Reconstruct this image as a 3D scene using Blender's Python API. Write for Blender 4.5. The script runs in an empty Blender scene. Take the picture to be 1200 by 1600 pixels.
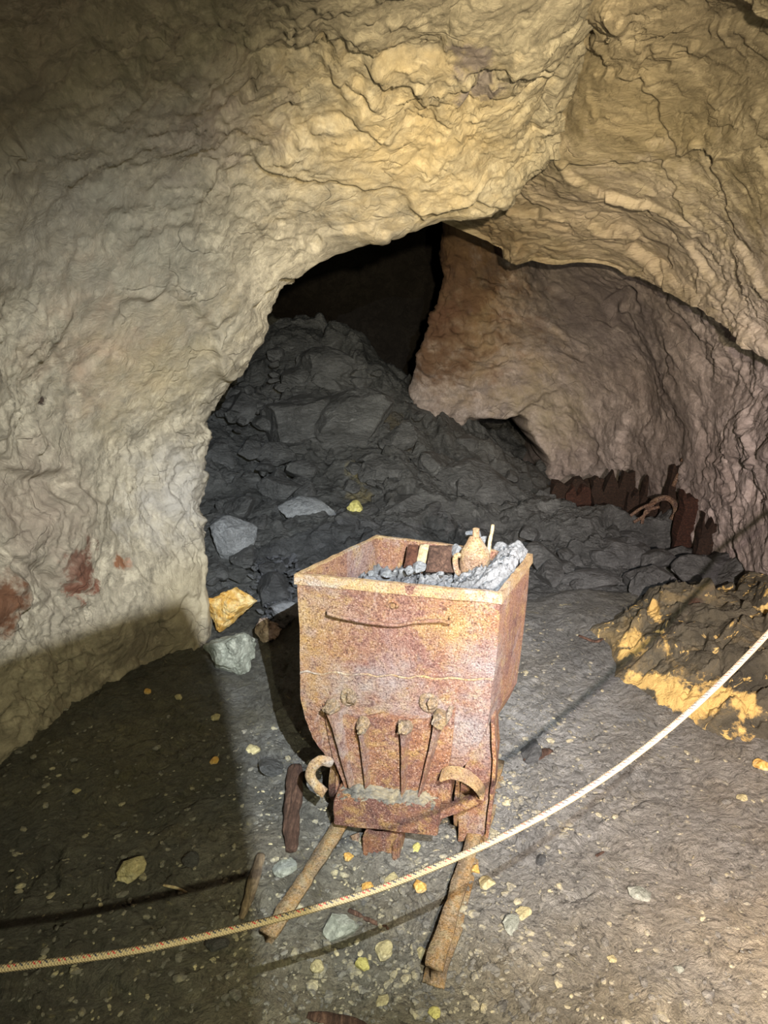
import bpy, bmesh, math, random
import numpy as np
from mathutils import Vector, Matrix

random.seed(7)
scene = bpy.context.scene
COL = scene.collection

# ------------------------------------------------------------------ camera
PITCH = 16.0
FPX = 1110.0
CAM = np.array([0.0, 0.0, 1.6])
cam_data = bpy.data.cameras.new('camera')
cam_data.sensor_fit = 'VERTICAL'
cam_data.sensor_height = 24.0
cam_data.lens = FPX / 1600.0 * 24.0
cam_data.clip_start = 0.02
cam = bpy.data.objects.new('camera', cam_data)
COL.objects.link(cam)
cam.location = CAM
cam.rotation_euler = (math.radians(90 - PITCH), 0, 0)
scene.camera = cam

# ------------------------------------------------------------------ view and world
scene.view_settings.view_transform = 'Standard'
scene.view_settings.look = 'None'
scene.view_settings.gamma = 1.0
scene.view_settings.use_curve_mapping = False
scene.view_settings.exposure = 0.2
world = bpy.data.worlds.new('cave_dark')
scene.world = world
world.use_nodes = True
world.node_tree.nodes['Background'].inputs[0].default_value = (0.9, 0.85, 0.7, 1)
world.node_tree.nodes['Background'].inputs[1].default_value = 0.002


# ------------------------------------------------------------------ lamps
def spot(name, loc, target, power, color, angle, blend, radius):
    l = bpy.data.lights.new(name, 'SPOT')
    l.energy = power
    l.color = color
    l.spot_size = math.radians(angle)
    l.spot_blend = blend
    l.shadow_soft_size = radius
    o = bpy.data.objects.new(name, l)
    COL.objects.link(o)
    o.location = loc
    o.rotation_euler = (Vector(target) - Vector(loc)).to_track_quat('-Z', 'Y').to_euler()
    return o


LAMP_A = np.array([0.32, -0.02, 2.03])
spot('head_lamp', LAMP_A, (-0.42, 3.0, 0.45), 800, (0.93, 0.965, 1.0), 68, 1.0, 0.0022)
spot('hand_lamp', (0.24, -0.02, 1.46), (0.1, 2.2, 0.6), 125, (1.0, 0.94, 0.60), 113, 0.8, 0.006)
spot('warm_lamp', (0.15, 0.05, 1.75), (0.48, 3.2, 1.80), 700, (1.0, 0.83, 0.54), 50, 1.0, 0.02)
spot('pink_lamp', (0.30, -0.1, 1.55), (1.60, 2.2, 0.20), 850, (1.0, 0.82, 0.76), 78, 1.0, 0.01)


# ------------------------------------------------------------------ pixel helpers
_p = math.radians(PITCH)
FWD = np.array([0, math.cos(_p), -math.sin(_p)])
UPV = np.array([0, math.sin(_p), math.cos(_p)])
RGT = np.array([1.0, 0, 0])


def ray(px, py):
    return RGT * (px - 600) / FPX + UPV * (800 - py) / FPX + FWD


def W(px, py, d):
    """world point seen at px,py, d metres in front of the camera along the ground"""
    r = ray(px, py)
    return CAM + r * (d / r[1])


def atz(px, py, z):
    r = ray(px, py)
    return CAM + r * ((z - CAM[2]) / r[2])


# added unseen blocker, shaped to cut the head lamp beam at the lower left
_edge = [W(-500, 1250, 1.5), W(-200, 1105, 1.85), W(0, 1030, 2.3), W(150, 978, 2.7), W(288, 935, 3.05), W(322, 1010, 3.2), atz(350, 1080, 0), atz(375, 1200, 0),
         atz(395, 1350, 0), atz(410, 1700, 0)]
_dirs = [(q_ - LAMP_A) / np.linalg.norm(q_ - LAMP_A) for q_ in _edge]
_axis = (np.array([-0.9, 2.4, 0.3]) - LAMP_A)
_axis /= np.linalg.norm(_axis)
_blocker = [Vector(q_ * (0.20 / (q_ @ _axis))) for q_ in _dirs]
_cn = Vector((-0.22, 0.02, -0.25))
_blocker += [_blocker[-1] + Vector((-0.05, -0.02, -0.08)), _cn, _blocker[0] + Vector((-0.07, -0.02, -0.02))]
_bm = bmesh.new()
_a = [_bm.verts.new(v) for v in _blocker]
_b = [_bm.verts.new(v - Vector(_axis) * 0.002) for v in _blocker]
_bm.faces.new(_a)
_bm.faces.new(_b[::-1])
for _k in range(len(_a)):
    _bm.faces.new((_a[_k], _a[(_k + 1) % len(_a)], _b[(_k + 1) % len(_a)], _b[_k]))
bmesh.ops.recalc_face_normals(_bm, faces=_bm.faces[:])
_me = bpy.data.meshes.new('light_blocker')
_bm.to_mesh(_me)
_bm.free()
_fm = bpy.data.materials.new('black_blocker_sheet')
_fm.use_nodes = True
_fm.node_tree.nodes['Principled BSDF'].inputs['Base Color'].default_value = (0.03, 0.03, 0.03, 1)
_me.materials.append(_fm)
_lo = bpy.data.objects.new('light_blocker', _me)
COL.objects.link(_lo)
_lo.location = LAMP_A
_lo['label'] = 'added black light blocker beside the head lamp, out of view above the camera'
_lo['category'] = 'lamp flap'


# ------------------------------------------------------------------ numpy noise
def _hash(ix, iy, iz, seed):
    h = (ix.astype(np.int64) * 374761393 + iy.astype(np.int64) * 668265263
         + iz.astype(np.int64) * 2147483647 + seed * 1274126177) & 0xFFFFFFFF
    h = ((h ^ (h >> 13)) * 1274126177) & 0xFFFFFFFF
    h = ((h ^ (h >> 16)) * 2246822519) & 0xFFFFFFFF
    h = h ^ (h >> 13)
    return h


def _f(h, k):
    h = ((h + k * 2654435761) & 0xFFFFFFFF)
    h = ((h ^ (h >> 15)) * 2246822519) & 0xFFFFFFFF
    h = h ^ (h >> 13)
    return (h & 0xFFFFFF) / float(0x1000000)


def vnoise(p, seed=0):
    i = np.floor(p)
    f = p - i
    u = f * f * f * (f * (f * 6 - 15) + 10)
    i = i.astype(np.int64)
    r = 0
    for dx in (0, 1):
        wx = u[:, 0] if dx else 1 - u[:, 0]
        for dy in (0, 1):
            wy = u[:, 1] if dy else 1 - u[:, 1]
            for dz in (0, 1):
                wz = u[:, 2] if dz else 1 - u[:, 2]
                r = r + wx * wy * wz * _f(_hash(i[:, 0] + dx, i[:, 1] + dy, i[:, 2] + dz, seed), 1)
    return r * 2 - 1


def fbm(p, octaves=4, seed=0, gain=0.5):
    a, s, r = 1.0, 1.0, 0
    for o in range(octaves):
        r = r + a * vnoise(p * s + 17.3 * o, seed + o)
        a *= gain
        s *= 2.03
    return r


def facet(p, scale, seed=0, tilt=0.7, stretch=(1, 1, 1)):
    """broken rock: every cell is a tilted plane of its own"""
    q = p * scale * np.array(stretch)
    i = np.floor(q).astype(np.int64)
    best = np.full(len(q), 9.0)
    val = np.zeros(len(q))
    for dx in (-1, 0, 1):
        for dy in (-1, 0, 1):
            for dz in (-1, 0, 1):
                h = _hash(i[:, 0] + dx, i[:, 1] + dy, i[:, 2] + dz, seed)
                c = np.stack([i[:, 0] + dx + _f(h, 2), i[:, 1] + dy + _f(h, 3), i[:, 2] + dz + _f(h, 4)], 1)
                d = q - c
                dd = (d * d).sum(1)
                g = np.stack([_f(h, 5), _f(h, 6), _f(h, 7)], 1) - 0.5
                v = (_f(h, 8) - 0.5) + 2 * tilt * (g * d).sum(1)
                m = dd < best
                best = np.where(m, dd, best)
                val = np.where(m, v, val)
    return val


# ------------------------------------------------------------------ mesh helpers
def mesh_obj(name, verts, faces, mat=None, parent=None, smooth=True):
    me = bpy.data.meshes.new(name)
    me.from_pydata([tuple(v) for v in verts], [], [tuple(f) for f in faces])
    me.update()
    if smooth:
        me.polygons.foreach_set('use_smooth', [True] * len(me.polygons))
    if mat:
        me.materials.append(mat)
    o = bpy.data.objects.new(name, me)
    COL.objects.link(o)
    if parent:
        o.parent = parent
    return o


def grid_mesh(name, P, mat, mask=None):
    """P is an (n, m, 3) array"""
    n, m, _ = P.shape
    idx = np.arange(n * m).reshape(n, m)
    q = np.stack([idx[:-1, :-1], idx[:-1, 1:], idx[1:, 1:], idx[1:, :-1]], -1).reshape(-1, 4)
    V = P.reshape(-1, 3)
    if mask is not None:
        k = mask.reshape(-1)[q].any(1)
        q = q[k]
        used = np.unique(q)
        remap = np.zeros(len(V), int)
        remap[used] = np.arange(len(used))
        V = V[used]
        q = remap[q]
    me = bpy.data.meshes.new(name)
    me.vertices.add(len(V))
    me.vertices.foreach_set('co', V.astype(np.float32).reshape(-1))
    me.loops.add(len(q) * 4)
    me.loops.foreach_set('vertex_index', q.reshape(-1).astype(np.int32))
    me.polygons.add(len(q))
    me.polygons.foreach_set('loop_start', np.arange(0, len(q) * 4, 4, dtype=np.int32))
    me.polygons.foreach_set('loop_total', np.full(len(q), 4, dtype=np.int32))
    me.polygons.foreach_set('use_smooth', np.ones(len(q), dtype=bool))
    me.update(calc_edges=True)
    me.validate()
    me.materials.append(mat)
    o = bpy.data.objects.new(name, me)
    COL.objects.link(o)
    return o


def cr_weights(n, counts):
    """Catmull-Rom sampling matrix for n control points, counts[i] samples in interval i"""
    rows = []
    for i in range(n - 1):
        for k in range(counts[i]):
            t = k / counts[i]
            w = np.zeros(n)
            for j, c in zip((i - 1, i, i + 1, i + 2),
                            (-0.5 * t + t * t - 0.5 * t ** 3, 1 - 2.5 * t * t + 1.5 * t ** 3,
                             0.5 * t + 2 * t * t - 1.5 * t ** 3, -0.5 * t * t + 0.5 * t ** 3)):
                w[min(max(j, 0), n - 1)] += c
            rows.append(w)
    w = np.zeros(n)
    w[-1] = 1
    rows.append(w)
    return np.array(rows)


def loft(C, cs, ct):
    C = np.array(C, float)
    A = cr_weights(C.shape[0], cs)
    B = cr_weights(C.shape[1], ct)
    return np.einsum('ai,bj,ijk->abk', A, B, C)


def grid_normals(P):
    du = np.gradient(P, axis=0)
    dv = np.gradient(P, axis=1)
    N = np.cross(du, dv)
    return N / (np.linalg.norm(N, axis=2, keepdims=True) + 1e-9)


def blur(d, n):
    for _ in range(n):
        e = np.pad(d, 1, mode='edge')
        d = (e[:-2, 1:-1] + e[2:, 1:-1] + e[1:-1, :-2] + e[1:-1, 2:] + 2 * e[1:-1, 1:-1]) / 6
    return d


def rocky(P, amp=1.0, seed=0, inward=(0.2, 1.2, 1.2), stretch=(1, 1, 1), rough=1.0):
    """displace a lofted rock surface with ledges, facets and roughness"""
    N = grid_normals(P)
    s = np.sign(((np.array(inward) - P) * N).sum(2, keepdims=True))
    s[s == 0] = 1
    # one side for the whole sheet
    N = N * (1 if s.mean() > 0 else -1)
    p = P.reshape(-1, 3)
    w = np.stack([fbm(p * 2.2, 3, seed + 40), fbm(p * 2.2, 3, seed + 50), fbm(p * 2.2, 3, seed + 60)], 1)
    q = p + w * 0.09
    w2 = np.stack([fbm(p * 14, 2, seed + 41), fbm(p * 14, 2, seed + 51), fbm(p * 14, 2, seed + 61)], 1)
    q2 = q + w2 * 0.016
    st = np.array(stretch)
    mk = np.clip(0.55 + 0.9 * fbm(p * 1.3, 2, seed + 90), 0.12, 1.0) * rough
    shp = P.shape[:2]
    big = 0.055 * facet(q2, 2.6, seed + 1, 0.9, stretch) + 0.025 * facet(q2, 5.0, seed + 8, 1.0, stretch) * mk
    med = 0.022 * facet(q2, 9.0, seed + 2, 1.2, stretch) * mk
    fin = 0.010 * facet(q2, 20.0, seed + 3, 1.2, stretch) * mk + 0.0045 * facet(q2, 45.0, seed + 4, 1.2, stretch) * mk
    fin = fin + 0.012 * facet(q2, 7.0, seed + 12, 1.2, stretch) * mk
    soft = 0.008 * fbm(q * 9 * st, 3, seed + 7) + 0.065 * fbm(q * 1.5 * st, 2, seed)
    d = blur(big.reshape(shp), 4) + blur(med.reshape(shp), 1) + (fin + soft).reshape(shp)
    return P + N * (d * amp)[..., None]


def build(name, bm, mat, parent=None, smooth=True):
    me = bpy.data.meshes.new(name)
    bmesh.ops.recalc_face_normals(bm, faces=bm.faces[:])
    bm.to_mesh(me)
    bm.free()
    me.polygons.foreach_set('use_smooth', [smooth] * len(me.polygons))
    if mat:
        me.materials.append(mat)
    o = bpy.data.objects.new(name, me)
    COL.objects.link(o)
    if parent:
        o.parent = parent
    return o


def tag(o, label=None, cat=None, group=None, kind=None):
    if label:
        o['label'] = label
    if cat:
        o['category'] = cat
    if group:
        o['group'] = group
    if kind:
        o['kind'] = kind
    return o


def empty(name, loc, rz=0.0):
    o = bpy.data.objects.new(name, None)
    COL.objects.link(o)
    o.location = tuple(loc)
    o.rotation_euler = (0, 0, rz)
    o.empty_display_size = 0.1
    return o


# ------------------------------------------------------------------ node helper
class NT:
    def __init__(self, name):
        self.m = bpy.data.materials.new(name)
        self.m.use_nodes = True
        self.t = self.m.node_tree
        self.b = self.t.nodes['Principled BSDF']
        self.co = self.t.nodes.new('ShaderNodeTexCoord').outputs['Object']

    def n(self, kind, ins=None, **props):
        nd = self.t.nodes.new(kind)
        for k, v in props.items():
            setattr(nd, k, v)
        for k, v in (ins or {}).items():
            s = nd.inputs[k]
            if isinstance(v, bpy.types.NodeSocket):
                self.t.links.new(v, s)
            elif s.type == 'RGBA' and len(v) == 3:
                s.default_value = (*v, 1)
            else:
                s.default_value = v
        return nd

    def noise(self, scale, detail=4, rough=0.6, co=None, dist=0.0):
        return self.n('ShaderNodeTexNoise', {'Vector': co or self.co, 'Scale': scale, 'Detail': detail,
                                             'Roughness': rough, 'Distortion': dist}).outputs['Fac']

    def vor(self, scale, co=None, feature='F1', out='Distance'):
        return self.n('ShaderNodeTexVoronoi', {'Vector': co or self.co, 'Scale': scale}, feature=feature).outputs[out]

    def ramp(self, fac, stops, interp='LINEAR'):
        nd = self.n('ShaderNodeValToRGB', {'Fac': fac})
        r = nd.color_ramp
        r.interpolation = interp
        while len(r.elements) < len(stops):
            r.elements.new(0.5)
        for e, (p, c) in zip(r.elements, stops):
            e.position = p
            e.color = (*c, 1) if len(c) == 3 else c
        return nd.outputs['Color']

    def mix(self, fac, a, b, blend='MIX'):
        nd = self.n('ShaderNodeMix', data_type='RGBA', blend_type=blend)
        for s, v in ((0, fac), (6, a), (7, b)):
            if isinstance(v, bpy.types.NodeSocket):
                self.t.links.new(v, nd.inputs[s])
            else:
                nd.inputs[s].default_value = (*v, 1) if s else v
        return nd.outputs[2]

    def math(self, op, a, b=0.0, clamp=False):
        nd = self.n('ShaderNodeMath', {0: a, 1: b}, operation=op)
        nd.use_clamp = clamp
        return nd.outputs[0]

    def warp(self, scale, amt):
        v = self.n('ShaderNodeTexNoise', {'Vector': self.co, 'Scale': scale, 'Detail': 3}).outputs['Color']
        s = self.n('ShaderNodeVectorMath', {0: v, 1: (0.5, 0.5, 0.5)}, operation='SUBTRACT').outputs[0]
        s = self.n('ShaderNodeVectorMath', {0: s, 3: amt}, operation='SCALE').outputs[0]
        return self.n('ShaderNodeVectorMath', {0: self.co, 1: s}, operation='ADD').outputs[0]

    def stain(self, col, center, radius, color, edge=0.5, nscale=9.0, strength=1.0):
        """a ragged patch of colour, for mineral stains and painted shade alike"""
        d = self.n('ShaderNodeVectorMath', {0: self.co, 1: tuple(center)}, operation='DISTANCE').outputs['Value']
        d = self.math('DIVIDE', d, radius)
        nz = self.noise(nscale, 5, 0.65)
        d = self.math('ADD', d, self.math('MULTIPLY', nz, 2.2))
        f = self.n('ShaderNodeMapRange', {0: d, 1: 1.6 + edge * 0.5, 2: 1.6 - edge * 0.5, 3: 0.0, 4: strength}).outputs[0]
        return self.mix(f, col, color)

    def done(self, color, rough, height=None, dist=0.01, strength=1.0, spec=0.4, metal=0.0):
        ins = self.b.inputs
        for k, v in (('Base Color', color), ('Roughness', rough), ('Metallic', metal), ('Specular IOR Level', spec)):
            if isinstance(v, bpy.types.NodeSocket):
                self.t.links.new(v, ins[k])
            else:
                ins[k].default_value = (*v, 1) if k == 'Base Color' else v
        if height is not None:
            b = self.n('ShaderNodeBump', {'Height': height, 'Distance': dist, 'Strength': strength})
            self.t.links.new(b.outputs[0], ins['Normal'])
        return self.m


def wall_material(name, a, b, c, crack, stretch=None, stains_or_shade=(), rough=0.8, fine=1.0, dark=0.5):
    k = NT(name)
    if stretch:
        mp = k.n('ShaderNodeMapping', {'Vector': k.co, 'Rotation': stretch[1], 'Scale': stretch[0]})
        k.co0 = k.co
        k.co = mp.outputs[0]
    w = k.warp(3.0, 0.25)
    col = k.ramp(k.noise(1.7, 6, 0.62, w, 0.4), [(0.30, a), (0.47, b), (0.62, c), (0.75, b)])
    blot = k.noise(7.0, 6, 0.7, w, 1.0)
    col = k.mix(k.ramp(blot, [(0.42, (0, 0, 0)), (0.60, (0.85,) * 3)]), col, tuple(x * 0.62 for x in b))
    pale = k.noise(13.0, 6, 0.75, w, 0.8)
    col = k.mix(k.ramp(pale, [(0.54, (0, 0, 0)), (0.68, (0.6,) * 3)]), col, tuple(min(1, x * 1.28) for x in c))
    w2 = k.warp(6.0, 0.16)
    e = k.vor(5.0, w2, 'DISTANCE_TO_EDGE')
    gate = k.ramp(k.noise(4.0, 2), [(0.50, (0, 0, 0)), (0.62, (1, 1, 1))])
    ek = k.ramp(e, [(0.0, (1, 1, 1)), (0.02, (0, 0, 0))])
    ek = k.mix(1.0, ek, gate, 'MULTIPLY')
    col = k.mix(k.math('MULTIPLY', ek, dark), col, crack)
    col = k.mix(k.ramp(k.noise(22.0, 6, 0.75, w2, 1.2), [(0.56, (0, 0, 0)), (0.66, (0.55,) * 3)]), col, tuple(x * 0.5 for x in a))
    fine_n = k.noise(60.0, 5, 0.75)
    col = k.mix(0.35, col, k.ramp(fine_n, [(0.3, (0.25,) * 3), (0.7, (0.75,) * 3)]), 'OVERLAY')
    if stretch:
        k.co = k.co0
    for s in stains_or_shade:
        col = k.stain(col, *s)
    if stretch:
        k.co = mp.outputs[0]
    h = k.math('MULTIPLY', k.noise(9.0, 8, 0.62, w2, 0.6), 1.0)
    h = k.math('ADD', h, k.math('MULTIPLY', k.vor(14.0, w2), 0.35))
    h = k.math('ADD', h, k.math('MULTIPLY', k.noise(45.0, 8, 0.78, w2, 0.8), 0.5 * fine))
    h = k.math('SUBTRACT', h, k.math('MULTIPLY', ek, 0.25))
    return k.done(col, rough, h, 0.018, 0.9, 0.3)


# ------------------------------------------------------------------ setting: left wall and the arch
# every row: lip of the arch, then points outwards along the near rock face
A = [
    [(318, 1060, 3.2), (240, 1090, 2.95), (120, 1150, 2.62), (0, 1240, 2.27), (-300, 1480, 1.65)],
    [(324, 1000, 3.25), (250, 1020, 2.98), (125, 1070, 2.64), (0, 1130, 2.30), (-300, 1300, 1.65)],
    [(328, 930, 3.25), (250, 950, 2.98), (120, 980, 2.62), (0, 1010, 2.3), (-300, 1080, 1.65)],
    [(318, 830, 3.35), (244, 845, 3.08), (120, 850, 2.7), (0, 860, 2.35), (-300, 880, 1.68)],
    [(310, 740, 3.40), (240, 745, 3.13), (115, 730, 2.75), (0, 720, 2.4), (-300, 700, 1.7)],
    [(318, 650, 3.40), (252, 640, 3.15), (130, 590, 2.75), (0, 560, 2.4), (-300, 500, 1.7)],
    [(362, 580, 3.40), (300, 540, 3.1), (180, 450, 2.7), (0, 370, 2.3), (-300, 250, 1.6)],
    [(428, 490, 3.35), (365, 430, 3.05), (240, 320, 2.65), (40, 180, 2.2), (-250, -50, 1.5)],
    [(478, 420, 3.30), (425, 355, 3.0), (320, 220, 2.6), (150, 40, 2.1), (-50, -300, 1.4)],
    [(525, 385, 3.25), (495, 320, 2.95), (420, 160, 2.5), (320, -20, 2.05), (200, -400, 1.3)],
    [(600, 370, 3.20), (580, 300, 2.9), (550, 150, 2.45), (500, -20, 2.0), (450, -400, 1.2)],
    [(680, 345, 3.15), (670, 270, 2.85), (670, 130, 2.4), (660, -30, 1.95), (650, -400, 1.2)],
    [(760, 335, 3.10), (750, 250, 2.8), (760, 120, 2.35), (790, -40, 1.9), (830, -400, 1.15)],
    [(825, 290, 3.05), (820, 220, 2.8), (850, 100, 2.33), (890, -60, 1.88), (950, -400, 1.15)],
    [(872, 250, 3.02), (880, 180, 2.85), (920, 70, 2.5), (990, -80, 2.1), (1100, -400, 1.4)],
    [(930, 180, 3.30), (950, 110, 3.1), (990, 20, 2.9), (1050, -120, 2.6), (1200, -400, 1.9)],
]
BEHIND_A = [(-1.9, -0.3, -0.3), (-1.9, -0.3, 0.05), (-1.95, -0.3, 0.3), (-1.98, -0.3, 0.6), (-2.0, -0.3, 0.95),
            (-2.0, -0.3, 1.3), (-1.9, -0.3, 1.7), (-1.7, -0.3, 2.1), (-1.4, -0.3, 2.4), (-1.0, -0.3, 2.6),
            (-0.5, -0.3, 2.7), (0.0, -0.3, 2.75), (0.5, -0.3, 2.8), (0.9, -0.3, 2.85), (1.2, -0.3, 2.95), (1.5, -0.3, 3.1)]
CEN = np.array([0.25, 0, 0.75])
rows = []
for i, r in enumerate(A):
    pts = [W(*q) for q in r]
    lip = pts[0]
    out = lip - CEN
    out[1] = 0
    out /= np.linalg.norm(out)
    back = [lip + out * 3.2 + np.array([0, 8.0, 0]), lip + out * 1.5 + np.array([0, 3.2, 0]),
            lip + out * 0.75 + np.array([0, 1.1, 0]), lip + out * 0.20 + np.array([0, 0.30, 0])]
    beh = np.array(BEHIND_A[i], float)
    rows.append(back + pts + [beh, beh + np.array([0.2, -2.5, 0])])
PA = loft(rows, [34] * 15, [8, 12, 30, 36, 70, 80, 60, 30, 12, 6])
PA = rocky(PA, 0.85, 3)

# ------------------------------------------------------------------ setting: roof at right with its overhanging lip
B = [
    [(640, 330, 4.5), (670, 290, 4.2), (700, 240, 3.9), (740, 160, 3.6), (780, 60, 3.3), (820, -100, 2.9)],
    [(740, 378, 4.3), (770, 320, 3.9), (805, 258, 3.45), (840, 180, 3.15), (870, 60, 2.85), (910, -100, 2.5)],
    [(850, 420, 4.2), (880, 340, 3.7), (900, 258, 3.12), (930, 170, 2.75), (960, 60, 2.35), (1000, -100, 1.95)],
    [(920, 418, 4.1), (950, 330, 3.5), (970, 250, 3.0), (1000, 160, 2.62), (1040, 50, 2.22), (1080, -100, 1.85)],
    [(990, 432, 4.0), (1020, 340, 3.3), (1040, 250, 2.85), (1070, 150, 2.5), (1100, 40, 2.12), (1150, -100, 1.8)],
    [(1060, 460, 3.65), (1090, 360, 3.05), (1110, 260, 2.65), (1130, 150, 2.33), (1160, 40, 2.02), (1220, -100, 1.7)],
    [(1130, 500, 3.25), (1150, 390, 2.8), (1170, 280, 2.45), (1190, 160, 2.18), (1210, 40, 1.92), (1300, -100, 1.6)],
    [(1200, 552, 2.85), (1215, 430, 2.55), (1230, 300, 2.27), (1260, 170, 2.0), (1300, 40, 1.75), (1400, -100, 1.45)],
    [(1400, 650, 2.2), (1420, 480, 2.0), (1450, 330, 1.75), (1480, 190, 1.5), (1500, 40, 1.35), (1600, -100, 1.1)],
]
BEHIND_B = [(0.7, -0.3, 2.9), (0.9, -0.3, 2.85), (1.1, -0.3, 2.8), (1.3, -0.3, 2.7), (1.5, -0.3, 2.6), (1.7, -0.3, 2.5),
            (1.85, -0.3, 2.3), (2.0, -0.3, 2.1), (2.1, -0.3, 1.7)]
rows = []
for i, r in enumerate(B):
    pts = [W(*q) for q in r]
    lip = pts[0]
    bk = 1.0 if i < 5 else (0.7, 0.45, 0.2, 0.1)[i - 5]
    back = [lip + np.array([0.3, 2.6 * bk, 0.9 * bk]), lip + np.array([0.1, 0.9 * bk, 0.55 * bk]),
            lip + np.array([0, 0.15 * bk, 0.14 * bk])]
    beh = np.array(BEHIND_B[i], float)
    rows.append(back + pts + [beh, beh + np.array([0, -2.5, 0])])
PB = loft(rows, [56] * 8, [12, 16, 18, 80, 80, 60, 50, 30, 14, 6])
PB = rocky(PB, 0.62, 21, stretch=(0.6, 0.9, 1.9), rough=0.65)

# ------------------------------------------------------------------ setting: far chamber and right wall
XS = [700, 770, 850, 930, 1010, 1080, 1140, 1200, 1350]
YS = [280, 400, 480, 560, 640, 720, 800, 900, 1020]
DD = [
    [5.5, 5.7, 5.85, 6.0, 6.15, 6.3, 6.4, 6.4, 6.4],
    [5.1, 5.4, 5.7, 5.95, 6.15, 6.25, 6.3, 6.3, 6.3],
    [4.8, 5.05, 5.5, 5.85, 6.1, 6.2, 6.2, 6.2, 6.2],
    [4.5, 4.75, 5.2, 5.55, 5.8, 5.9, 5.9, 5.9, 5.9],
    [4.15, 4.4, 4.8, 5.1, 5.25, 5.3, 5.3, 5.3, 5.3],
    [3.75, 3.9, 4.1, 4.3, 4.4, 4.45, 4.4, 4.3, 4.2],
    [3.38, 3.5, 3.65, 3.8, 3.9, 3.95, 3.95, 3.85, 3.7],
    [2.98, 3.04, 3.15, 3.3, 3.42, 3.5, 3.5, 3.42, 3.3],
    [2.3, 2.35, 2.45, 2.5, 2.6, 2.6, 2.6, 2.55, 2.5],
]
X0 = [700, 694, 684, 662, 655, 655, 655, 655, 655]
cols = []
edge = [W(X0[j], YS[j], DD[0][j]) for j in range(9)]
cols.append([e + np.array([1.6, 5.5, 0.4]) for e in edge])
cols.append([e + np.array([0.35, 1.4, 0.0]) for e in edge])
cols.append([e + np.array([0.04, 0.35, 0.0]) for e in edge])
for i, x in enumerate(XS):
    cols.append([W(x if i else X0[j], YS[j], DD[i][j]) for j in range(9)])
zs = [2.6, 2.2, 1.8, 1.4, 1.0, 0.6, 0.3, 0.0, -0.4]
cols.append([np.array([2.15, -0.3, z]) for z in zs])
cols.append([np.array([2.1, -2.8, z]) for z in zs])
PC = loft(cols, [8, 12, 14, 40, 40, 40, 44, 50, 60, 70, 50, 20, 6], [40, 46, 46, 46, 46, 46, 46, 30])
PC = rocky(PC, 0.72, 33, rough=1.0)
# the low side tunnel: the rock is pushed back inside its mouth
tc = W(774, 742, 6.1)
dx = (PC[..., 0] - tc[0]) / 0.48
dz = (PC[..., 2] - tc[2]) / 0.54
wob = 0.10 * fbm(PC.reshape(-1, 3) * 4, 3, 5).reshape(PC.shape[:2])
rr = np.sqrt(dx ** 2 + dz ** 2) + wob
m = np.clip((1.0 - rr) / 0.12, 0, 1)
m = m * m * (3 - 2 * m) * (PC[..., 1] > 4.0)
inner = np.clip((0.93 - rr) / 0.93, 0, 1)
PC[..., 1] += m * (0.35 + 3.2 * inner ** 0.7)
PC[..., 0] += m * 0.9 * inner



def surf(P, px, py, _d=0):
    """the point of a rock sheet seen at px,py"""
    v = P.reshape(-1, 3) - CAM
    z = v @ FWD
    ok = z > 0.3
    u_ = 600 + FPX * v[:, 0] / np.where(ok, z, 1)
    w_ = 800 - FPX * (v @ UPV) / np.where(ok, z, 1)
    e = np.hypot(u_ - px, w_ - py)
    near = ok & (e < 14)
    if not near.any():
        return P.reshape(-1, 3)[np.argmin(np.where(ok, e, 1e9))]
    return P.reshape(-1, 3)[np.argmin(np.where(near, z * 40 + e, 1e9))]


left_stains = [
    (surf(PA, 128, 885, 2.6), 0.17, (0.115, 0.05, 0.03), 0.25, 14.0),
    (surf(PA, 132, 920, 2.65), 0.13, (0.15, 0.065, 0.04), 0.25, 16.0),
    (surf(PA, 190, 880, 2.85), 0.075, (0.22, 0.10, 0.05), 0.3, 18.0),
    (surf(PA, 8, 945, 2.3), 0.19, (0.11, 0.05, 0.025), 0.4, 11.0),
    (surf(PA, 66, 625, 2.5), 0.035, (0.03, 0.02, 0.015), 0.3, 25.0),
    (surf(PA, 180, 520, 2.9), 0.40, (0.34, 0.22, 0.14), 0.9, 8.0, 0.5),
    (surf(PA, 640, 240, 2.8), 0.55, (0.55, 0.42, 0.22), 1.0, 8.0, 0.6),
    (surf(PA, 330, 180, 2.4), 0.30, (0.30, 0.24, 0.22), 1.0, 9.0, 0.5),
    (surf(PA, 735, 90, 2.35), 0.12, (0.13, 0.11, 0.12), 0.35, 14.0, 0.8),
    (surf(PA, 80, 300), 0.6, (0.20, 0.185, 0.155), 1.0, 6.0, 0.7),
    (surf(PA, 250, 580), 0.4, (0.37, 0.30, 0.17), 1.0, 9.0, 0.6),
    (surf(PA, 240, 440), 0.45, (0.23, 0.22, 0.17), 1.0, 7.0, 0.6),
    (surf(PA, 280, 780), 0.35, (0.42, 0.40, 0.37), 1.0, 9.0, 0.7),
    (surf(PA, 60, 800), 0.35, (0.22, 0.17, 0.13), 1.0, 9.0, 0.6),
    (surf(PA, 300, 930), 0.3, (0.47, 0.41, 0.28), 1.0, 9.0, 0.7),
    (surf(PA, 750, 130, 2.35), 0.12, (0.14, 0.12, 0.13), 0.35, 12.0, 0.8),
]
MAT_LEFT = wall_material('pale_limestone', (0.225, 0.195, 0.150), (0.32, 0.283, 0.212), (0.41, 0.365, 0.275),
                         (0.05, 0.04, 0.03), stains_or_shade=left_stains)
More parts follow.
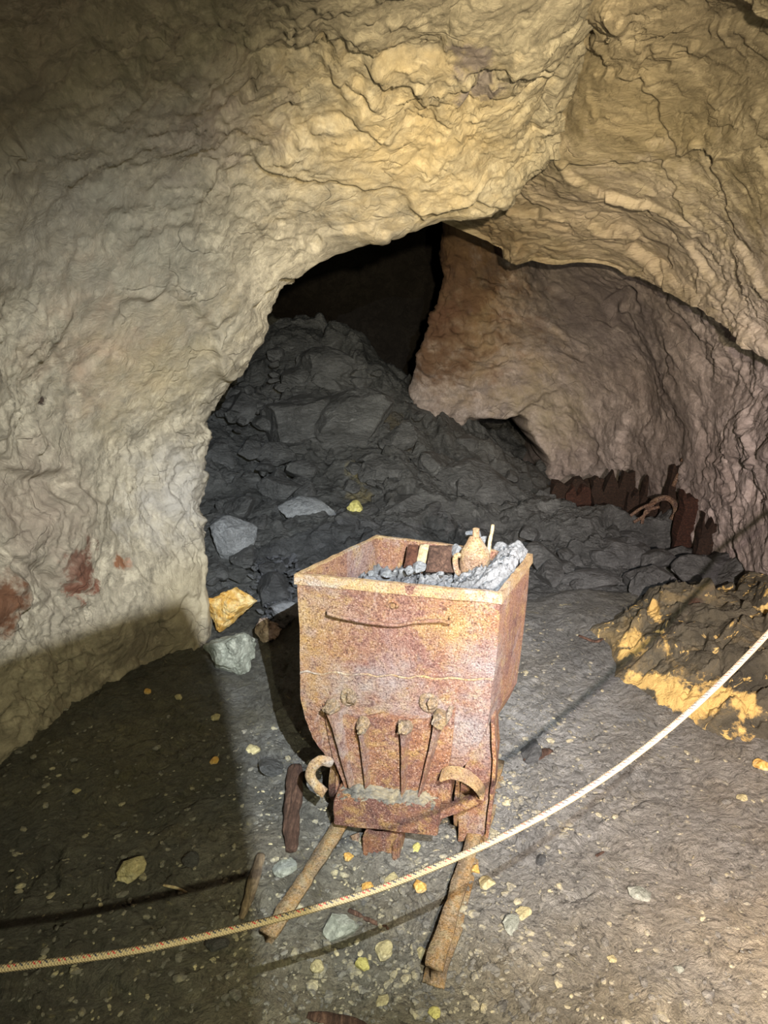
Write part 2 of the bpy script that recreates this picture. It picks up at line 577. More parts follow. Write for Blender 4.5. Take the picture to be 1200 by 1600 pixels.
ceil_stains_shade = [
    (surf(PA, 865, 165, 2.7), 0.07, (0.05, 0.04, 0.03), 0.3, 18.0),
    (surf(PB, 930, 130, 2.5), 0.60, (0.20, 0.16, 0.095), 0.9, 7.0, 0.7),
    (surf(PB, 1060, 200), 0.55, (0.21, 0.17, 0.10), 0.9, 7.0, 0.6),
    (surf(PB, 1150, 60), 0.45, (0.19, 0.16, 0.115), 0.9, 7.0, 0.6),
    (surf(PB, 900, 340), 0.70, (0.46, 0.37, 0.27), 1.0, 8.0, 0.6),
    (surf(PB, 1020, 370), 0.80, (0.52, 0.43, 0.35), 1.0, 8.0, 0.7),
    (surf(PB, 1130, 420), 0.70, (0.53, 0.46, 0.39), 1.0, 8.0, 0.7),
    (surf(PB, 1190, 500), 0.50, (0.50, 0.44, 0.40), 1.0, 8.0, 0.7),
    (surf(PB, 780, 370), 0.50, (0.20, 0.14, 0.08), 1.0, 9.0, 0.8),  # shade of the arch lip painted into the roof colour
]
MAT_CEIL = wall_material('striated_roof_rock', (0.25, 0.20, 0.135), (0.36, 0.30, 0.205), (0.47, 0.40, 0.29),
                         (0.07, 0.05, 0.03), stretch=((0.55, 0.9, 2.6), (0.0, 0.25, 0.25)), stains_or_shade=ceil_stains_shade)
right_stains_shade = [
    (surf(PC, 700, 470, 6.0), 0.85, (0.13, 0.06, 0.035), 0.8, 7.0, 0.95),  # dark browns along this edge paint its falling shade into the rock
    (surf(PC, 672, 430, 6.6), 0.9, (0.035, 0.022, 0.016), 0.6, 5.0, 1.0),  # painted shade where the wall turns into the void
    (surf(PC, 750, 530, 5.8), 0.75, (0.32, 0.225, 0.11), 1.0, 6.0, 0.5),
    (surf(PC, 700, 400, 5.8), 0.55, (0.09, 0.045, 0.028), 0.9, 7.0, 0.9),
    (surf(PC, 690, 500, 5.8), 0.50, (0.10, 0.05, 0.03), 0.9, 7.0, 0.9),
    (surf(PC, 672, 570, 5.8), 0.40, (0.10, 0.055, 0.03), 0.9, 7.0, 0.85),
    (surf(PC, 730, 370, 5.8), 0.55, (0.12, 0.075, 0.04), 0.9, 7.0, 0.8),  # arch lip shade painted onto the far wall
    (surf(PC, 940, 480, 4.8), 0.95, (0.11, 0.092, 0.098), 0.9, 5.0, 0.8),  # niche shadow below the roof lip, painted into the colour
    (surf(PC, 860, 640, 5.7), 0.5, (0.30, 0.26, 0.17), 1.0, 6.0, 0.6),
]
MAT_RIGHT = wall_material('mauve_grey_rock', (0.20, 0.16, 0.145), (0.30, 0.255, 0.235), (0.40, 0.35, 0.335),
                          (0.06, 0.05, 0.05), stains_or_shade=right_stains_shade, dark=0.3)

tag(grid_mesh('wall_left', PA, MAT_LEFT), 'pale limestone wall and arch over the dark opening at left', kind='structure')
tag(grid_mesh('ceiling', PB, MAT_CEIL), 'streaked buff rock roof sloping over the right side', kind='structure')
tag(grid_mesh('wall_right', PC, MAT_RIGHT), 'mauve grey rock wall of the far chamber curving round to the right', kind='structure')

# the rear of the passage, behind the photographer
rear = []
for i in range(7):
    a = math.pi * i / 6
    rear.append([np.array([-2.1 * math.cos(a), -2.7, -0.3 + 3.3 * math.sin(a) * k]) for k in (0, 0.35, 0.7, 1.0)])
PR = rocky(loft(rear, [10] * 6, [10] * 3), 0.8, 44)
tag(grid_mesh('wall_back', PR, MAT_LEFT), 'rock end wall behind the camera', kind='structure')
far = [[np.array([x, 10.9, z]) for z in (-1, 1, 3, 5)] for x in (-5, -2.5, 0, 2.5, 5)]
PF = rocky(loft(far, [30] * 4, [30] * 3), 1.2, 45)
MAT_FAR = wall_material('shade_black_tunnel_rock', (0.014, 0.012, 0.010), (0.024, 0.02, 0.018), (0.035, 0.03, 0.026), (0.01, 0.01, 0.01))  # near-black colour stands in for the lack of light this far back
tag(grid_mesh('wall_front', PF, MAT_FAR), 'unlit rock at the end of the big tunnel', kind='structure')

# ------------------------------------------------------------------ setting: floor
GP = [(-2.5, -3, 0), (0, -3, 0), (2.5, -3, 0), (-2.5, 0, 0), (-1, 0, 0), (0, 0, 0), (1, 0, 0), (2.5, 0, 0.05), (-2, 1.5, 0),
      (-1, 1, 0), (0, 1, 0), (1, 1, 0), (2, 1.5, 0.05), (-1.5, 2, 0.02), (-1, 2, 0), (-0.5, 2, 0), (0, 2, 0), (0.5, 2, 0), (1, 2, 0),
      (1.6, 2, 0.05), (-1.3, 2.6, 0.02), (-0.6, 2.6, 0), (0, 2.6, 0.0), (0.6, 2.6, 0.0), (1.0, 2.6, 0.02), (1.6, 2.6, 0.1), (2.4, 2.6, 0.2),
      (-1.4, 3.3, 0.08), (-3, 3, 0.1), (0.9, 3.1, 0.05)]
GP = [tuple(g) for g in GP]
for q in [(340, 1010, 3.15), (400, 950, 3.55), (520, 930, 3.55), (640, 920, 3.6), (830, 930, 3.55), (900, 960, 3.3),
          (330, 850, 3.95), (330, 740, 4.6), (330, 650, 5.2), (420, 850, 4.0), (420, 740, 4.7), (430, 620, 5.6), (380, 600, 5.9),
          (450, 500, 6.9), (520, 510, 6.9), (520, 620, 5.7), (520, 730, 4.9), (540, 830, 4.2), (560, 530, 6.7), (620, 590, 6.2), (610, 700, 5.1),
          (640, 800, 4.4), (680, 655, 5.9), (735, 728, 5.6), (720, 790, 4.6), (760, 850, 4.1), (820, 762, 5.5), (870, 780, 5.3),
          (840, 830, 4.4), (930, 808, 5.0), (930, 860, 4.15), (1000, 838, 4.7), (1010, 900, 3.85), (1080, 835, 4.4), (1080, 900, 3.8),
          (1140, 865, 3.85), (1180, 930, 3.4), (1230, 960, 3.1)]:
    GP.append(tuple(W(*q)))
GP += [(-1.6, 9, 0.3), (0.2, 9.5, 0.2), (-3.5, 6, 1.0), (-3, 9, 0.6), (2.6, 7.5, 0.0), (4, 9, 0.2), (1.5, 10.5, 0.2), (4, 5, 0.3), (-4, 11, 1), (4, 11, 0.5),
       (1.4, 8.5, 0.3), (0.9, 7.2, 0.35)]
GP = np.array(GP)


def tps(r2):
    return 0.5 * r2 * np.log(r2 + 1e-9)


_n = len(GP)
_D = ((GP[:, None, :2] - GP[None, :, :2]) ** 2).sum(-1)
_K = tps(_D) + np.eye(_n) * 0.02
_Pm = np.c_[np.ones(_n), GP[:, :2]]
_S = np.block([[_K, _Pm], [_Pm.T, np.zeros((3, 3))]])
_w = np.linalg.solve(_S, np.r_[GP[:, 2], 0, 0, 0])


def ground(x, y):
    x = np.atleast_1d(np.asarray(x, float))
    y = np.atleast_1d(np.asarray(y, float))
    out = _w[_n] + _w[_n + 1] * x + _w[_n + 2] * y
    for k in range(_n):
        out = out + _w[k] * tps((x - GP[k, 0]) ** 2 + (y - GP[k, 1]) ** 2)
    near = np.clip((3.0 - y) / 0.8, 0, 1)
    return out * (1 - 0.0 * near)


def floor_relief(p2):
    p = np.c_[p2, np.zeros(len(p2))]
    w = np.stack([fbm(p * 3, 2, 70), fbm(p * 3, 2, 71), 0 * p[:, 0]], 1) * 0.06
    d = 0.024 * fbm(p * 2.2, 3, 72) + 0.012 * facet(p + w, 6, 73, 0.8) + 0.008 * facet(p + w, 17, 74, 1.0) + 0.006 * fbm(p * 28, 4, 75, 0.6)
    d = d + 0.006 * facet(p + w, 38, 76, 1.0) * np.clip(0.5 + fbm(p * 2, 2, 77), 0, 1.3)
    return d * (1 - 0.4 * np.clip((p2[:, 0] - 0.3) / 0.5, 0, 1))


def gz(x, y):
    return float(ground(x, y)[0]) + float(floor_relief(np.array([[x, y]]))[0])


def hit(px, py):
    """point of the ground seen at px,py"""
    r = ray(px, py)
    ts = np.linspace(0.8, 9.5, 1500)
    P = CAM[None] + r[None] * (ts / r[1])[:, None]
    g = ground(P[:, 0], P[:, 1])
    k = np.argmax(P[:, 2] < g)
    return np.array([P[k, 0], P[k, 1], g[k]])


def uneven(vals, n):
    vals = np.array(vals, float)
    return np.interp(np.linspace(0, 1, n), np.linspace(0, 1, len(vals)), vals)


def mud_material():
    k = NT('dark_mud')
    w = k.warp(3.5, 0.3)
    col = k.ramp(k.noise(2.0, 7, 0.66, w, 0.4), [(0.32, (0.045, 0.046, 0.041)), (0.5, (0.078, 0.078, 0.068)), (0.68, (0.115, 0.112, 0.092))])
    # paler buff at the lower right, paler grey-blue beside the wagon
    col = k.stain(col, (1.0, 1.35, 0), 1.25, (0.40, 0.34, 0.235), 1.6, 2.5, 0.9)
    col = k.stain(col, (0.35, 0.95, 0), 1.0, (0.26, 0.235, 0.15), 1.6, 3.0, 0.8)
    col = k.stain(col, (0.62, 2.5, 0), 1.15, (0.27, 0.28, 0.28), 1.4, 3.0, 0.9)
    col = k.stain(col, (0.45, 1.9, 0), 0.6, (0.20, 0.205, 0.205), 1.4, 4.0, 0.8)
    col = k.stain(col, (-0.95, 2.35, 0), 0.5, (0.15, 0.13, 0.065), 1.4, 5.0, 0.6)
    g = k.noise(28.0, 5, 0.75, w, 0.6)
    col = k.mix(k.ramp(g, [(0.60, (0, 0, 0)), (0.70, (0.75,) * 3)]), col, (0.30, 0.27, 0.15))
    v = k.n('ShaderNodeTexVoronoi', {'Vector': w, 'Scale': 42.0}, feature='F1')
    sp = k.ramp(v.outputs['Distance'], [(0.10, (1, 1, 1)), (0.17, (0, 0, 0))])
    keep = k.ramp(v.outputs['Color'], [(0.84, (0, 0, 0)), (0.86, (1, 1, 1))])
    sp = k.mix(1.0, sp, keep, 'MULTIPLY')
    col = k.mix(sp, col, (0.42, 0.37, 0.24))
    fine = k.noise(160.0, 3, 0.7)
    col = k.mix(0.5, col, k.ramp(fine, [(0.3, (0.2,) * 3), (0.7, (0.8,) * 3)]), 'OVERLAY')
    gr = k.noise(48.0, 5, 0.8, w)
    col = k.mix(k.ramp(gr, [(0.36, (0.8,) * 3), (0.47, (0, 0, 0))]), col, (0.03, 0.03, 0.027))
    h = k.math('ADD', k.noise(16.0, 8, 0.75, w, 0.8), k.math('MULTIPLY', gr, 0.7))
    h = k.math('ADD', h, k.math('MULTIPLY', k.vor(35.0, w), 0.4))
    h = k.math('ADD', h, k.math('MULTIPLY', sp, 0.2))
    rg = k.n('ShaderNodeMapRange', {0: k.noise(9.0, 4), 1: 0.3, 2: 0.7, 3: 0.42, 4: 0.8}).outputs[0]
    return k.done(col, rg, h, 0.03, 1.0, 0.6)


MAT_MUD = mud_material()
xs = uneven([-3.2, -1.6, -1.0, -0.4, 0.2, 0.8, 1.5, 2.2, 4.5], 620)
ys = uneven([-3.0, 0.2, 0.9, 1.4, 1.9, 2.5, 3.2, 4.4, 6.5, 11.2], 760)
X, Y = np.meshgrid(xs, ys, indexing='ij')
xy = np.c_[X.reshape(-1), Y.reshape(-1)]
G = ground(xy[:, 0], xy[:, 1]) + floor_relief(xy)


def toe(x):
    return np.interp(x, [-3, -1.0, -0.75, -0.3, 0.3, 0.8, 1.1, 1.5, 2.2, 4], [3.0, 3.35, 3.4, 3.42, 3.42, 3.3, 3.45, 3.45, 3.2, 3.0])


sink = np.clip((xy[:, 1] - toe(xy[:, 0]) - 0.15) / 0.4, 0, 1)
floorP = np.c_[xy, G - 0.16 * sink].reshape(X.shape + (3,))
tag(grid_mesh('floor', floorP, MAT_MUD), 'dark muddy mine floor', kind='structure')


# ------------------------------------------------------------------ rubble heap behind the wagon
def slate_material(name, a, b, c, rough=0.5, stains_or_shade=()):
    k = NT(name)
    w = k.warp(4.0, 0.2)
    col = k.ramp(k.noise(3.0, 7, 0.66, w, 0.6), [(0.30, a), (0.5, b), (0.72, c)])
    mp = k.n('ShaderNodeMapping', {'Vector': w, 'Rotation': (0.5, 0.4, 0.3), 'Scale': (1, 1, 4)}).outputs[0]
    col = k.mix(k.ramp(k.noise(9.0, 6, 0.7, mp, 1.0), [(0.55, (0, 0, 0)), (0.70, (0.55,) * 3)]), col, tuple(min(1, x * 1.5) for x in c))
    col = k.mix(0.5, col, k.ramp(k.noise(110.0, 3, 0.7), [(0.3, (0.2,) * 3), (0.7, (0.8,) * 3)]), 'OVERLAY')
    for s in stains_or_shade:
        col = k.stain(col, *s)
    h = k.math('ADD', k.noise(14.0, 8, 0.68, mp, 0.8), k.math('MULTIPLY', k.noise(60.0, 5, 0.75), 0.35))
    h = k.math('ADD', h, k.math('MULTIPLY', k.vor(24.0, w), 0.3))
    return k.done(col, rough, h, 0.028, 0.9, 0.5)


hs = [(hit(565, 735), 0.16, (0.20, 0.17, 0.07), 0.6, 9.0, 0.7), (hit(560, 770), 0.14, (0.20, 0.17, 0.08), 0.6, 12.0, 0.7),
      (hit(600, 650), 0.35, (0.13, 0.11, 0.06), 1.0, 6.0, 0.6), (hit(470, 790), 0.12, (0.27, 0.30, 0.33), 0.6, 8.0, 0.8)]
MAT_HEAP = slate_material('dark_slate', (0.032, 0.034, 0.034), (0.064, 0.067, 0.067), (0.11, 0.115, 0.115), 0.42, hs)
MAT_SLATE = slate_material('slate_boulder', (0.035, 0.037, 0.037), (0.068, 0.071, 0.072), (0.115, 0.12, 0.122), 0.48)
MAT_BLUE = slate_material('blue_grey_stone', (0.16, 0.175, 0.19), (0.25, 0.265, 0.28), (0.36, 0.38, 0.40), 0.6)
xs = uneven([-3.0, -1.4, -0.6, 0.2, 1.0, 1.9, 4.2], 520)
ys = uneven([3.0, 3.4, 3.9, 4.6, 5.6, 7.2, 11.0], 560)
X, Y = np.meshgrid(xs, ys, indexing='ij')
xy = np.c_[X.reshape(-1), Y.reshape(-1)]
p = np.c_[xy, ground(xy[:, 0], xy[:, 1])]
w3 = np.stack([fbm(p * 2.5, 3, 80), fbm(p * 2.5, 3, 81), fbm(p * 2.5, 3, 82)], 1) * 0.10
q = p + w3
far_k = np.clip((p[:, 1] - 3.3) / 1.0, 0, 1)
q = q * np.array([1, 1, 0.45])
d = 0.16 * facet(q, 1.7, 83, 0.9) * far_k + 0.075 * facet(q, 3.9, 84, 1.0) * (0.25 + 0.75 * far_k)
d = blur(d.reshape(X.shape), 5).reshape(-1)
d = d + 0.022 * facet(q, 10, 85, 1.0) + 0.008 * facet(q, 26, 86, 1.0) + 0.012 * fbm(p * 12, 4, 87)
tt = xy[:, 1] - toe(xy[:, 0]) + 0.18 * fbm(p * 2.2, 3, 88)
ramp_in = np.clip(tt / 0.25, -1, 1)
heapP = np.c_[xy, p[:, 2] - 0.06 + d * np.clip(tt / 0.5, 0, 1) + 0.03 * ramp_in - 0.25 * (ramp_in < -0.6)].reshape(X.shape + (3,))
tag(grid_mesh('rubble_heap', heapP, MAT_HEAP, mask=(ramp_in > -0.7).reshape(X.shape)),
    'dark slate rubble heap rising behind the mine wagon into the dark tunnel', 'rubble', kind='stuff')


# ------------------------------------------------------------------ stones
def rock_verts(seed, subdiv=3, cuts=14, rough=0.05, lo=0.55, hi=0.9):
    rnd = np.random.RandomState(seed)
    bm = bmesh.new()
    bmesh.ops.create_icosphere(bm, subdivisions=subdiv, radius=1.0)
    V = np.array([v.co[:] for v in bm.verts])
    F = [[v.index for v in f.verts] for f in bm.faces]
    bm.free()
    for _ in range(cuts):
        n = rnd.normal(size=3)
        n /= np.linalg.norm(n)
        dd = rnd.uniform(lo, hi)
        over = np.maximum(0, V @ n - dd)
        V = V - over[:, None] * n[None]
    V = V + 0.5 * rough * fbm(V * 3 + seed, 3, seed % 97)[:, None] * V
    V = V + rough * 0.6 * facet(V + seed, 2.6, seed % 89, 0.8)[:, None] * V
    V /= np.abs(V).max(0)
    return V, F


_rock_cache = {}


def stone(name, pos, size, mat, seed, rz=0.0, tilt=(0, 0), sink=0.35, subdiv=3, rough=0.06, lo=0.55):
    """size = full width, depth, height in metres"""
    key = (seed, subdiv, rough, lo)
    if key not in _rock_cache:
        _rock_cache[key] = rock_verts(seed, subdiv, 14, rough, lo)
    V, F = _rock_cache[key]
    S = V * np.array(size) * 0.5
    R = np.array(Matrix.Rotation(rz, 3, 'Z') @ Matrix.Rotation(tilt[0], 3, 'X') @ Matrix.Rotation(tilt[1], 3, 'Y'))
    S = S @ R.T
    zmin = S[:, 2].min()
    hgt = S[:, 2].max() - zmin
    o = mesh_obj(name, S, F, mat, smooth=False)
    o.location = (pos[0], pos[1], pos[2] - zmin - sink * hgt)
    return o


def ore_material(name, cols, rough=0.7, bump=0.02):
    k = NT(name)
    w = k.warp(8.0, 0.1)
    col = k.ramp(k.noise(11.0, 6, 0.7, w, 0.6), cols)
    col = k.mix(0.4, col, k.ramp(k.noise(90.0, 3, 0.7), [(0.3, (0.2,) * 3), (0.7, (0.8,) * 3)]), 'OVERLAY')
    h = k.math('ADD', k.noise(22.0, 8, 0.7, w, 0.6), k.math('MULTIPLY', k.noise(90.0, 4, 0.7), 0.3))
    return k.done(col, rough, h, bump, 0.9, 0.4)


MAT_OCHRE = ore_material('ochre_stone', [(0.34, (0.50, 0.24, 0.04)), (0.48, (0.62, 0.38, 0.10)), (0.62, (0.78, 0.62, 0.32))])
MAT_YELLOW = ore_material('sulphur_yellow_stone', [(0.36, (0.36, 0.33, 0.10)), (0.55, (0.60, 0.56, 0.20)), (0.7, (0.72, 0.68, 0.38))])
MAT_GREY = ore_material('grey_green_stone', [(0.34, (0.15, 0.165, 0.13)), (0.5, (0.26, 0.28, 0.24)), (0.66, (0.42, 0.44, 0.38))])
MAT_BUFF = ore_material('buff_stone', [(0.34, (0.25, 0.22, 0.12)), (0.5, (0.45, 0.40, 0.22)), (0.66, (0.66, 0.61, 0.42))])
MAT_PINK = ore_material('pinkish_mineral', [(0.38, (0.07, 0.05, 0.05)), (0.48, (0.42, 0.33, 0.26)), (0.62, (0.66, 0.56, 0.48))])

o = stone('boulder', hit(358, 990) + np.array([0, 0.02, 0.05]), (0.25, 0.20, 0.25), MAT_OCHRE, 11, 0.3, (0.2, 0.5), 0.15, 5, 0.20)
tag(o, 'bright ochre angular boulder wedged against the foot of the pale wall', 'boulder')
o = stone('boulder', hit(368, 1040), (0.27, 0.26, 0.22), MAT_GREY, 12, 0.5, (0.15, 0.25), 0.2, 5, 0.16)
tag(o, 'grey green boulder below the ochre boulder at the wall foot', 'boulder')
o = stone('rock', hit(420, 998), (0.18, 0.15, 0.13), MAT_PINK, 13, 0.9, (0.1, 0.3), 0.15, 5, 0.2)
tag(o, 'pale pinkish pitted rock beside the shadow left of the wagon', 'rock')
o = stone('rock', hit(448, 965), (0.17, 0.14, 0.12), MAT_BLUE, 14, 0.2, (0.1, 0.1), 0.25, 4, 0.08)
tag(o, 'blue grey block lying close to the left edge of the wagon', 'rock')
o = stone('rock', hit(555, 806), (0.115, 0.10, 0.12), MAT_YELLOW, 15, 0.4, (0.1, 0.2), 0.1, 4, 0.10, 0.7)
tag(o, 'round yellow stone on the rubble heap above the wagon', 'rock')
o = stone('slab', hit(480, 805), (0.40, 0.26, 0.16), MAT_BLUE, 16, -0.15, (0.35, 0.15), 0.35, 4, 0.08)
tag(o, 'light blue grey slab sticking out low on the rubble heap', 'slab')
o = stone('boulder', hit(368, 850), (0.34, 0.30, 0.26), MAT_BLUE, 17, 0.6, (0.3, 0.3), 0.35, 4, 0.07)
tag(o, 'grey boulder with a bare face at the left foot of the heap', 'boulder')

# big pieces of the heap that can be told apart by where they lie
for (px, py, sx, sy, sz, rz, tx, ty, seed, nm, lab, cat) in [
    (606, 735, 0.44, 0.30, 0.20, 0.1, 0.3, 0.1, 21, 'boulder', 'broad lens shaped dark boulder right above the yellow stone', 'boulder'),
    (470, 670, 0.85, 0.6, 0.55, 0.5, 0.4, 0.3, 22, 'boulder', 'big smooth dark boulder in the middle left of the heap', 'boulder'),
    (550, 670, 0.75, 0.6, 0.50, -0.3, 0.4, -0.3, 23, 'boulder', 'big rounded dark boulder in the centre of the heap', 'boulder'),
    (385, 632, 0.46, 0.34, 0.15, 0.2, 0.1, 0.1, 24, 'slab', 'flat dark slab high on the heap next to the arch edge', 'slab'),
    (345, 718, 0.24, 0.22, 0.22, 0.2, 0.2, 0.2, 25, 'rock', 'small dark block against the arch edge', 'rock'),
    (430, 712, 0.30, 0.24, 0.18, 0.5, 0.2, 0.2, 26, 'rock', 'dark grey block left of the heap centre', 'rock'),
    (655, 590, 0.5, 0.4, 0.35, 0.4, 0.4, 0.3, 27, 'boulder', 'dark boulder on the right shoulder of the heap near the tunnel side', 'boulder'),
    (505, 580, 0.6, 0.5, 0.35, -0.2, 0.3, 0.1, 28, 'boulder', 'dark boulder high near the top of the heap', 'boulder'),
    (845, 800, 0.24, 0.12, 0.34, 0.2, 0.1, 0.25, 29, 'slab', 'upright dark slate slab right of the wagon load', 'slab'),
    (918, 905, 0.40, 0.20, 0.10, -0.1, 0.1, 0.05, 30, 'slab', 'flat grey slab lying right of the wagon rim', 'slab'),
    (1010, 925, 0.20, 0.16, 0.26, 0.3, 0.2, 0.2, 31, 'rock', 'upright faceted grey block behind the ochre outcrop', 'rock'),
    (1052, 925, 0.11, 0.10, 0.13, 0.6, 0.1, 0.4, 32, 'rock', 'small pointed block right of the upright faceted block', 'rock'),
    (740, 770, 0.65, 0.45, 0.30, -0.5, 0.4, 0.5, 33, 'slab', 'long dark slab sloping down right of the heap centre', 'slab'),
    (640, 800, 0.55, 0.36, 0.22, -0.3, 0.3, 0.2, 34, 'slab', 'sloping grey slab right behind the wagon', 'slab'),
    (1090, 900, 0.30, 0.25, 0.22, 0.3, 0.2, 0.1, 35, 'rock', 'dark block at the foot of the right wall', 'rock'),
    (970, 870, 0.45, 0.3, 0.22, 0.3, 0.3, 0.3, 36, 'boulder', 'dark boulder below the rotten timbers', 'boulder'),
]:
    h_ = hit(px, py)
    tag(stone(nm, h_, (sx, sy, sz), MAT_SLATE, seed, rz, (tx, ty), 0.45, 4, 0.09), lab, cat)

rnd = random.Random(5)
count = 0
tries = 0
while count < 150 and tries < 4000:
    tries += 1
    px = rnd.uniform(318, 1175)
    py = rnd.uniform(560, 1000)
    if 455 < px < 835 and py > 850:
        continue
    lim = np.interp(px, [318, 420, 520, 600, 700, 800, 900, 1000, 1100, 1175], [600, 560, 540, 590, 680, 750, 790, 835, 860, 960])
    low = np.interp(px, [318, 400, 470, 830, 900, 940, 1000, 1175], [900, 960, 960, 925, 930, 930, 920, 920])
    if py < lim or py > low:
        continue
    h_ = hit(px, py)
    s = rnd.choice([0.06, 0.07, 0.09, 0.11, 0.14, 0.18]) * (0.8 + 0.1 * h_[1])
    o = stone('rubble_stone', h_, (s * rnd.uniform(1, 1.6), s, s * rnd.uniform(0.5, 0.9)), MAT_SLATE if rnd.random() < 0.8 else MAT_HEAP,
              40 + count % 12, rnd.uniform(0, 6.3), (rnd.uniform(-.6, .6), rnd.uniform(-.6, .6)), 0.25)
    tag(o, 'small loose dark slate stone among the many on the rubble heap', 'rock', 'loose stones of the rubble heap')
    count += 1
# small gravel piled left of the wagon
MAT_GRAVEL = slate_material('gravel_slate', (0.06, 0.064, 0.07), (0.125, 0.132, 0.142), (0.21, 0.22, 0.235), 0.45)
for k in range(170):
    a, r = rnd.uniform(0, 6.28), rnd.random() ** 0.6
    px, py = 432 + 42 * r * math.cos(a), 925 + 62 * r * math.sin(a)
    if px > 468 or px < 385:
        px = rnd.uniform(395, 462)
    h_ = hit(px, py)
    s = rnd.uniform(0.018, 0.045)
    o = stone('gravel_stone', h_ + np.array([0, 0, 0.015]), (s * 1.5, s, s * 0.6), MAT_GRAVEL, 60 + k % 12, rnd.uniform(0, 6), (rnd.uniform(-.9, .9), rnd.uniform(-.6, .6)), 0.15, 2, 0.12, 0.25)
    tag(o, 'small sharp blue grey stone in the gravel patch left of the wagon', 'stone', 'sharp gravel left of the wagon')

# ------------------------------------------------------------------ ochre outcrop at the right
poly = [hit(*q)[:2] for q in [(935, 985), (962, 1010), (968, 1050), (1010, 1078), (1062, 1112), (1125, 1148), (1210, 1160), (1290, 1150)]]
poly += [np.array([2.1, 2.7]), np.array([2.0, 3.4])]
poly += [np.array([W(x, y, dd)[0], dd]) for x, y, dd in [(1150, 940, 3.5), (1060, 930, 3.45), (990, 940, 3.4), (930, 965, 3.2)]]
poly = np.array(poly)


def inside_dist(P, poly):
    n = len(poly)
    d = np.full(len(P), 9.0)
    ins = np.zeros(len(P), bool)
    for i in range(n):
        a, b = poly[i], poly[(i + 1) % n]
        ab = b - a
        t = np.clip(((P - a) @ ab) / (ab @ ab), 0, 1)
        d = np.minimum(d, np.linalg.norm(P - (a + t[:, None] * ab), axis=1))
        c = ((a[1] > P[:, 1]) != (b[1] > P[:, 1])) & (P[:, 0] < (b[0] - a[0]) * (P[:, 1] - a[1]) / (b[1] - a[1] + 1e-12) + a[0])
        ins ^= c
    return np.where(ins, d, -d)


xs = np.linspace(poly[:, 0].min() - 0.1, poly[:, 0].max() + 0.1, 320)
ys = np.linspace(poly[:, 1].min() - 0.1, poly[:, 1].max() + 0.1, 320)
X, Y = np.meshgrid(xs, ys, indexing='ij')
xy = np.c_[X.reshape(-1), Y.reshape(-1)]
g0 = ground(xy[:, 0], xy[:, 1])
p = np.c_[xy, g0]
wp = np.stack([fbm(p * 5, 3, 90), fbm(p * 5, 3, 91)], 1)
sd = inside_dist(xy + wp * 0.035, poly)
hh = np.clip(sd / 0.16, 0, 1)
hh = 0.09 * hh * (2 - hh) + 0.10 * np.clip((sd - 0.05) / 0.4, 0, 1)
pw = p + np.c_[wp * 0.05, 0 * g0] + np.c_[0 * g0, 0 * g0, hh]
pw = pw * np.array([1, 1, 0.4])
rel = blur((0.055 * facet(pw, 3.5, 92, 1.0)).reshape(X.shape), 8) + blur((0.045 * facet(pw, 9, 93, 1.0)).reshape(X.shape), 3)
rel = (rel.reshape(-1) + 0.012 * facet(pw, 24, 94, 1.0) + 0.012 * fbm(pw * 20, 3, 95)) * np.clip(sd / 0.08, 0, 1)
outP = np.c_[xy, g0 + hh + rel + np.where(sd < 0, sd * 1.5, 0) - 0.01].reshape(X.shape + (3,))


def outcrop_material():
    k = NT('ochre_streaked_rock')
    w = k.warp(5.0, 0.2)
    col = k.ramp(k.noise(5.0, 6, 0.65, w, 0.6), [(0.35, (0.035, 0.032, 0.022)), (0.55, (0.085, 0.075, 0.05)), (0.7, (0.19, 0.145, 0.07))])
    gold = k.ramp(k.noise(16.0, 5, 0.65, w, 0.5), [(0.35, (0.50, 0.33, 0.09)), (0.6, (0.68, 0.50, 0.20))])
    mp = k.n('ShaderNodeMapping', {'Vector': w, 'Rotation': (0, 0, 0.6), 'Scale': (1.0, 2.6, 2.0)}).outputs[0]
    f = k.ramp(k.noise(5.5, 6, 0.66, mp, 0.8), [(0.60, (0, 0, 0)), (0.64, (1, 1, 1))])
    col = k.mix(f, col, gold)
    for px, py, dd, r in [(990, 1008, 2.95, 0.15), (1040, 1015, 2.88, 0.12), (1000, 1055, 2.72, 0.14), (1045, 1080, 2.62, 0.16),
                          (1095, 1100, 2.52, 0.18), (1160, 1125, 2.45, 0.18), (1190, 1090, 2.6, 0.15), (1010, 960, 3.15, 0.12)]:
        col = k.stain(col, W(px, py, dd), r, (0.60, 0.41, 0.14), 0.2, 11.0)
    for px, py, dd, r in [(1070, 960, 3.1, 0.11)]:
        col = k.stain(col, W(px, py, dd), r, (0.07, 0.025, 0.012), 0.4, 12.0)
    h = k.math('ADD', k.noise(14.0, 8, 0.7, w, 0.6), k.math('MULTIPLY', k.noise(60.0, 5, 0.72), 0.4))
    return k.done(col, 0.6, h, 0.03, 0.9, 0.5)


tag(grid_mesh('rock_outcrop', outP, outcrop_material(), mask=(sd > -0.08).reshape(X.shape)),
    'golden ochre and brown rock outcrop on the floor at the right edge', 'rock')

